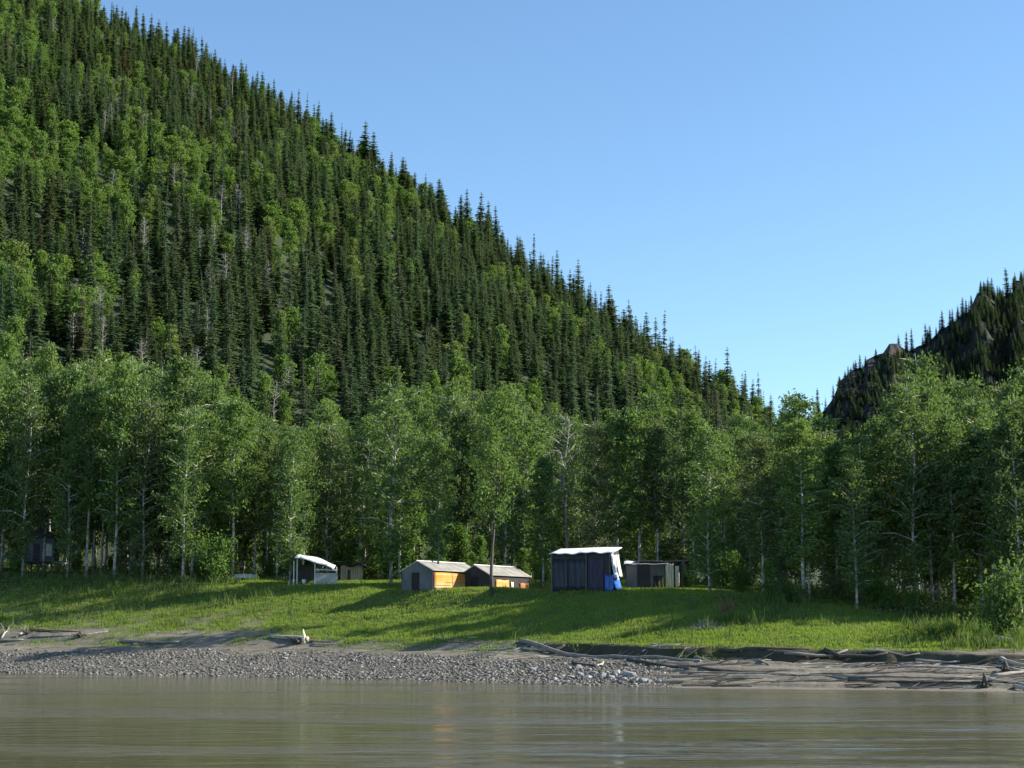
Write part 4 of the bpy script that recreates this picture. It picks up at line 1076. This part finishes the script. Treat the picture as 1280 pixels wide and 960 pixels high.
# saplings and bushes
bus_extra = 0
saps = [(485, 722, 640, 'slim green sapling closest to the lean-to hut'), (509, 716, 613, 'tallest bright green sapling standing beside the first tent'), (546, 716, 645, 'young poplar over the first tent roof end'), (562, 716, 652, 'middle young poplar behind the first tent ridge'), (578, 716, 655, 'young poplar over the gap of the two tents'), (600, 716, 668, 'low young poplar above the second tent roof'), (655, 722, 684, 'small young poplar at the end of the second tent'), (672, 722, 672, 'young poplar between second tent and tall shed'), (962, 754, 700, 'small white-stemmed sapling alone on the turf edge'), (888, 732, 668, 'leafy sapling beside the low grey shed')]
for i, (px, py, top, lab) in enumerate(saps):
    x, y, z = at(px, py); h_ = (zpix(top, y) - z) / 5
    plant('sapling', YP[i % 3], (x, y, z), i * 1.1, (h_ * 1.1 + .12, h_ * 1.1 + .12, h_), lab, 'sapling', 'young poplars around the camp')
bus = [(430, 722, 650, 'round bright bush rising over the board hut'), (270, 728, 668, 'drooping bright bush upstream of the tallest white trunk'), (220, 722, 690, 'bush in shade between cabin and boat'), (95, 716, 690, 'sunlit bush beside the raised cabin'), (140, 714, 692, 'second sunlit bush along from the raised cabin'), (905, 738, 690, 'bright bush just downstream of the low shed'), (925, 742, 700, 'lower bush beside the one next to the low shed'), (985, 752, 722, 'small tufted bush beside the lone sapling'), (1000, 756, 730, 'lowest bush on the turf by the lone sapling'), (1262, 800, 700, 'large grey-green bush over the downstream log pile'), (1210, 765, 700, 'shaded bush below the tallest clump'), (1090, 756, 715, 'shaded bush at the dark dip edge'), (1045, 752, 715, 'shaded bush in the dark dip'), (680, 730, 700, 'bush beside the tall shed wall'), (355, 722, 700, 'small bush behind the lean-to open end'), (20, 720, 694, 'yellow-green bush upstream of the raised cabin'), (466, 720, 694, 'low bush between board hut and first tent'), (180, 722, 698, 'shaded bush in mid wood upstream'), (1190, 800, 776, 'spiky bush on the downstream turf end'), (1225, 805, 778, 'spiky bush above the downstream log pile'), (1165, 795, 778, 'spiky bush where the turf ends'), (860, 735, 706, 'bush behind the straw-cloth shed corner'), (335, 722, 694, 'bush just behind the upturned white boat'), (388, 719, 672, 'tall bush behind the middle of the lean-to roof'), (250, 724, 696, 'low bush upstream of the upturned boat'), (1110, 760, 722, 'bush at the foot of the tall downstream clump'), (1140, 764, 735, 'low bush under the tall downstream clump')]
for i, (px, py, top, lab) in enumerate(bus):
    x, y, z = at(px, py); h_ = (zpix(top, y) - z) / 2.6
    plant('bush', BUSH[4 if i in (2, 7, 9, 10, 11, 12, 17) else i % 4], (x, y, z), i * 1.1, (h_ * (1.0 if i != 1 else 1.4), h_, h_), lab, 'bush', 'bushes at the edge of the wood', ('stem', 'foliage'))

# ------------------------------------------------------------------ trees of the forested hill
cand = []
rngh = np.random.default_rng(77)
NT = 17000
Yc = np.sqrt(rngh.uniform(205 ** 2, 680 ** 2, NT)); Pc = rngh.uniform(-90, 1010, NT)
RYc = ridgeY1(Pc); ok = (Yc > foot1(Pc) + 5) & (Yc < RYc + 14)
Yc, Pc = Yc[ok], Pc[ok]; Zc = hill1(Pc, Yc)
Xc = (Pc - 640) / F * (Yc * math.cos(TH) + (Zc - CAMZ) * math.sin(TH))
# spacing by grid buckets
cell = {}; pick = []
for i in range(len(Xc)):
    k = (int(Xc[i] // 3.3), int(Yc[i] // 3.3))
    hit = False
    for a in (-1, 0, 1):
        for b_ in (-1, 0, 1):
            for j in cell.get((k[0] + a, k[1] + b_), ()):
                if (Xc[j] - Xc[i]) ** 2 + (Yc[j] - Yc[i]) ** 2 < 10.5 + 7 * _h(i, 3, 3): hit = True
    if not hit: cell.setdefault(k, []).append(i); pick.append(i)
pick = np.array(pick); Xc, Yc, Zc, Pc = Xc[pick], Yc[pick], Zc[pick], Pc[pick]
n = len(Xc)
bn = 0.55 * fbm(Xc * 0.022, Yc * 0.018, 71, 4) + 0.45 * fbm(Xc * 0.075, Yc * 0.055, 73, 3) + 0.16 * (1 - np.clip((Yc - 215) / 110, 0, 1)) + 0.03 * (1 - sstep(150, 400, Pc))
isb = (bn + rngh.normal(size=n) * 0.075) > 0.605
dist = np.hypot(Xc, Yc)
Hs = rngh.triangular(5.5, 11.5, 18.0, n) * (1 + 0.25 * (rngh.uniform(size=n) < 0.08))
Hs[isb] = rngh.uniform(7, 12, isb.sum())
tipy = np.array([proj(a, b_, c + h_)[1] for a, b_, c, h_ in zip(Xc, Yc, Zc, Hs)])
basy = np.array([proj(a, b_, c)[1] for a, b_, c in zip(Xc, Yc, Zc)])
topc = np.interp(Pc, TOPX, TOPY)
vis = (tipy < topc + 14) & (basy > -25)
sky_ = tipy < ridge1(Pc) - 2
rgp = random.Random(9)
def hzone(px, sky, frac):
    if sky:
        for a, s_ in ((140, 'at the top corner of the skyline'), (260, 'on the skyline below the top corner'), (430, 'on the skyline above the grey rock patch'), (560, 'on the skyline around the tall pair'), (680, 'on the skyline around the dark group of four'), (800, 'on the lower skyline midway to the gap'), (2000, 'on the skyline sinking to the valley gap')):
            if px < a: return s_
    band = 'upper' if frac > 0.62 else ('middle' if frac > 0.28 else 'lowest')
    for a, s_ in ((160, 'above the raised cabin'), (330, 'above the white boat'), (460, 'above the lean-to'), (600, 'above the first orange tent'), (700, 'above the second orange tent'), (800, 'above the tall blue shed'), (2000, 'above the low grey shed')):
        if px < a: return 'on the %s hillside %s' % (band, s_)
# landmark spruces of the skyline
marks = [(455, 150, 205, 1.9, 'taller of the pair of great spruces that tower over the skyline'), (467, 162, 212, 1.7, 'shorter of the pair of great spruces that tower over the skyline'), (584, 234, 300, 1.3, 'first of the four tall dark skyline spruces, on their uphill side'), (600, 238, 306, 1.5, 'second of the four tall dark skyline spruces'), (612, 248, 310, 1.4, 'third of the four tall dark skyline spruces'), (621, 254, 318, 1.3, 'last of the four tall dark skyline spruces, on their downhill side'),
         (929, 470, 530, 1.25, 'lone tiered spruce at the very end of the descending skyline'), (328, 88, 138, 1.1, 'sharp spruce standing clear of the upper skyline'), (302, 72, 120, 1.0, 'thin pointed spruce just uphill of the sharp one on the upper skyline'), (235, 32, 82, 1.3, 'broad spruce on the skyline near the top corner'), (788, 372, 440, 1.2, 'tallest narrow spruce on the lower skyline'), (766, 365, 425, 1.2, 'tiered spruce just uphill of the tallest narrow one on the lower skyline'),
         (735, 355, 405, 1.0, 'thin spruce standing clear of the lower skyline'), (655, 298, 350, 1.1, 'spruce just downhill of the four tall dark ones'), (146, 4, 50, 1.2, 'broad dark spruce at the top corner of the skyline'), (840, 418, 475, 1.0, 'spike-topped spruce on the skyline above the low grey shed'), (900, 460, 515, 1.0, 'dark spruce shortly uphill of the lone tiered one'), (506, 198, 250, 1.0, 'spruce downhill of the great pair'), (395, 148, 190, 1.0, 'dark spruce uphill of the great pair')]
for (px, ty_, by_, wd, lab) in marks:
    Y = float(ridgeY1(px)) - 3
    x, y, z = hill1_point(px, Y)
    zt = zpix(ty_, y); h_ = max(9.0, zt - z)
    plant('spruce_tree', SPR[2 if wd > 1.25 else 0], (x, y, z - 0.3), px, (wd, wd, h_ / 14), lab, 'tree', 'skyline spruces of the forested hill')
idx_s = [i for i in range(n) if vis[i] and not isb[i]]
idx_b = [i for i in range(n) if vis[i] and isb[i]]
def score(i):
    exposed = 1.9 if sky_[i] else 1.0
    return Hs[i] / dist[i] * exposed
idx_s.sort(key=score, reverse=True); idx_b.sort(key=score, reverse=True)
nind = 300 - len(marks)
print('hill spruces', len(idx_s), 'birches', len(idx_b))
def frac(i): return (Yc[i] - foot1(Pc[i])) / (ridgeY1(Pc[i]) - foot1(Pc[i]))
vs = rngh.integers(0, 5, n); rz_ = rngh.uniform(0, 6.28, n); wdr = np.clip(rngh.lognormal(0.08, 0.25, n), 0.65, 1.8)
for i in idx_s[:nind]:
    zn = hzone(Pc[i], sky_[i], frac(i))
    plant('spruce_tree', SPR[vs[i]], (Xc[i], Yc[i], Zc[i] - 0.3), rz_[i], (wdr[i], wdr[i], Hs[i] / 14), 'narrow dark spruce among its like ' + zn, 'tree', 'spruces ' + zn)
for i in idx_b[:300]:
    zn = hzone(Pc[i], False, frac(i)); k = vs[i] % 4; s_ = Hs[i] / 11
    plant('birch_tree', BIR[k], (Xc[i], Yc[i], Zc[i] - 0.3), rz_[i], (s_ * wdr[i], s_ * wdr[i], s_), 'light green rounded birch among its like ' + zn, 'tree', 'birches ' + zn)

# the rest of the forest: one object each, copies laid out by geometry nodes
def forest(name, pts, rot, scl, var, sources):
    m = bpy.data.meshes.new(name); m.vertices.add(len(pts)); m.vertices.foreach_set('co', np.asarray(pts, np.float32).ravel())
    for nm_, ty, dat, key in (('rot', 'FLOAT_VECTOR', rot, 'vector'), ('scl', 'FLOAT_VECTOR', scl, 'vector'), ('var', 'INT', var, 'value')):
        a = m.attributes.new(nm_, ty, 'POINT'); a.data.foreach_set(key, np.asarray(dat, np.int32 if ty == 'INT' else np.float32).ravel())
    m.update()
    o = link(name, m); o['kind'] = 'stuff'
    ng = bpy.data.node_groups.new(name, 'GeometryNodeTree')
    ng.interface.new_socket('Geometry', in_out='INPUT', socket_type='NodeSocketGeometry'); ng.interface.new_socket('Geometry', in_out='OUTPUT', socket_type='NodeSocketGeometry')
    gi = ng.nodes.new('NodeGroupInput'); go = ng.nodes.new('NodeGroupOutput'); jn = ng.nodes.new('GeometryNodeJoinGeometry')
    def attr(nm_, dt):
        a = ng.nodes.new('GeometryNodeInputNamedAttribute'); a.data_type = dt; a.inputs['Name'].default_value = nm_; return [q for q in a.outputs if q.enabled][0]
    ar, as_, av = attr('rot', 'FLOAT_VECTOR'), attr('scl', 'FLOAT_VECTOR'), attr('var', 'INT')
    for k, parts in enumerate(sources):
        cp = ng.nodes.new('FunctionNodeCompare'); cp.data_type = 'INT'; cp.operation = 'EQUAL'
        ii = [q for q in cp.inputs if q.enabled]; ng.links.new(av, ii[0]); ii[1].default_value = k
        for po in parts:
            oi = ng.nodes.new('GeometryNodeObjectInfo'); oi.inputs['Object'].default_value = po; oi.inputs['As Instance'].default_value = False
            ip = ng.nodes.new('GeometryNodeInstanceOnPoints')
            ng.links.new(gi.outputs[0], ip.inputs['Points']); ng.links.new(cp.outputs[0], ip.inputs['Selection']); ng.links.new(oi.outputs['Geometry'], ip.inputs['Instance'])
            ng.links.new(ar, ip.inputs['Rotation']); ng.links.new(as_, ip.inputs['Scale']); ng.links.new(ip.outputs[0], jn.inputs[0])
    ng.links.new(jn.outputs[0], go.inputs[0])
    md = o.modifiers.new('forest', 'NODES'); md.node_group = ng
    return o
def sources(kind, meshes):
    """for every variant the parts of one standing tree that shows that mesh"""
    out = []
    for tr, cr in meshes:
        to = next(o for o in COL.objects if o.data == tr and o.parent and o.parent.name.startswith(kind)); co = next(o for o in COL.objects if o.data == cr and o.parent and o.parent.name.startswith(kind))
        out.append((to, co))
    return out
rest = np.array(idx_s[nind:])
pts = [np.stack([Xc[rest], Yc[rest], Zc[rest] - 0.3], -1)]; rot = [np.stack([rngh.normal(size=len(rest)) * 0.035, rngh.normal(size=len(rest)) * 0.035, rz_[rest]], -1)]
scl = [np.stack([wdr[rest], wdr[rest], Hs[rest] / 14], -1)]; var = [vs[rest]]
# far trees of the rocky hill and the valley gap
far = []
rg = random.Random(31)
while len(far) < 4200:
    px = rg.uniform(1000, 1420); RY = float(ridgeY2(px)); t_ = rg.uniform(0.1, 1.02)
    nn = float(fbm(px * 0.03, t_ * 4, 81))
    if t_ > 0.93:
        if rg.random() > (0.16 if px < 1190 else 0.4): continue
    elif px < 1120 and rg.random() > 0.35 + 0.3 * (nn > 0.5): continue
    x, y, z = hill2_point(px, RY - 330 + 330 * t_)
    far.append((x, y, z - 0.5, rg.uniform(7, 12) * (0.75 if px < 1150 else 1)))
for k in range(46):
    px = rg.uniform(925, 1030); y = rg.uniform(420, 620); x = (px - 640) / F * y; far.append((x, y, 8.0, rg.uniform(0.9, 1.08) * (zpix(522, y) - 8)))
far = np.array(far); m_ = len(far)
pts.append(far[:, :3]); rot.append(np.stack([np.zeros(m_), np.zeros(m_), rngh.uniform(0, 6.28, m_)], -1)); w2 = rngh.uniform(0.6, 1.0, m_)
scl.append(np.stack([w2, w2, far[:, 3] / 14], -1)); var.append(rngh.integers(0, 5, m_))
forest('spruce_forest', np.concatenate(pts), np.concatenate(rot), np.concatenate(scl), np.concatenate(var), sources('spruce', SPR))
rest = np.array(idx_b[300:], int)
if len(rest):
    s_ = Hs[rest] / 11
    forest('birch_forest', np.stack([Xc[rest], Yc[rest], Zc[rest] - 0.3], -1), np.stack([0 * s_, 0 * s_, rz_[rest]], -1), np.stack([s_ * wdr[rest], s_ * wdr[rest], s_], -1), vs[rest] % 4, sources('birch', BIR))

# named spruces on the crag's skyline
for (px, ty_, wd, lab) in [(1022, 482, 1.0, 'dark spruce at the foot of the rocky hill beside the gap'), (1075, 441, 0.7, 'small spruce on the first crag step'), (1133, 412, 0.8, 'first small spruce beyond the crag knob'), (1140, 408, 0.8, 'second small spruce beyond the crag knob'), (1158, 402, 0.9, 'spruce halfway up the rocky skyline'), (1178, 386, 0.9, 'narrow spruce below the upper rock knob'), (1203, 370, 1.0, 'leading spruce of the cluster below the upper rock knob'), (1241, 345, 0.9, 'spruce directly above the upper rock knob'), (1261, 332, 1.4, 'tallest spruce on the rocky hill skyline'), (1268, 345, 1.0, 'spruce beside the tallest one on the rocky hill skyline')]:
    x, y, z = hill2_point(px, float(ridgeY2(px)) - 4)
    h_ = max(7.0, zpix(ty_, y) - z)
    plant('spruce_tree', SPR[1], (x, y, z - 0.5), px, (wd * 1.4, wd * 1.4, h_ / 14), lab, 'tree', 'skyline spruces of the rocky hill')
# grey snags on the forested hill
rg = random.Random(55)
for k in range(60):
    px = rg.choice([rg.uniform(30, 480), rg.uniform(90, 180), rg.uniform(230, 360)]); fr = rg.uniform(0.12, 0.97)
    Y = float(foot1(px) + fr * (ridgeY1(px) - foot1(px))); x, y, z = hill1_point(px, Y)
    zn = hzone(px, False, fr)
    t = thing('dead_tree', 'bare grey snag among spruces ' + zn, 'dead tree', (x, y, z - 0.3), k, 'grey snags ' + zn); s_ = rg.uniform(0.6, 0.9); t.scale = (s_, s_, s_)
    link('trunk', DEADM[k % 3], t)
print('script done', len(bpy.data.objects))
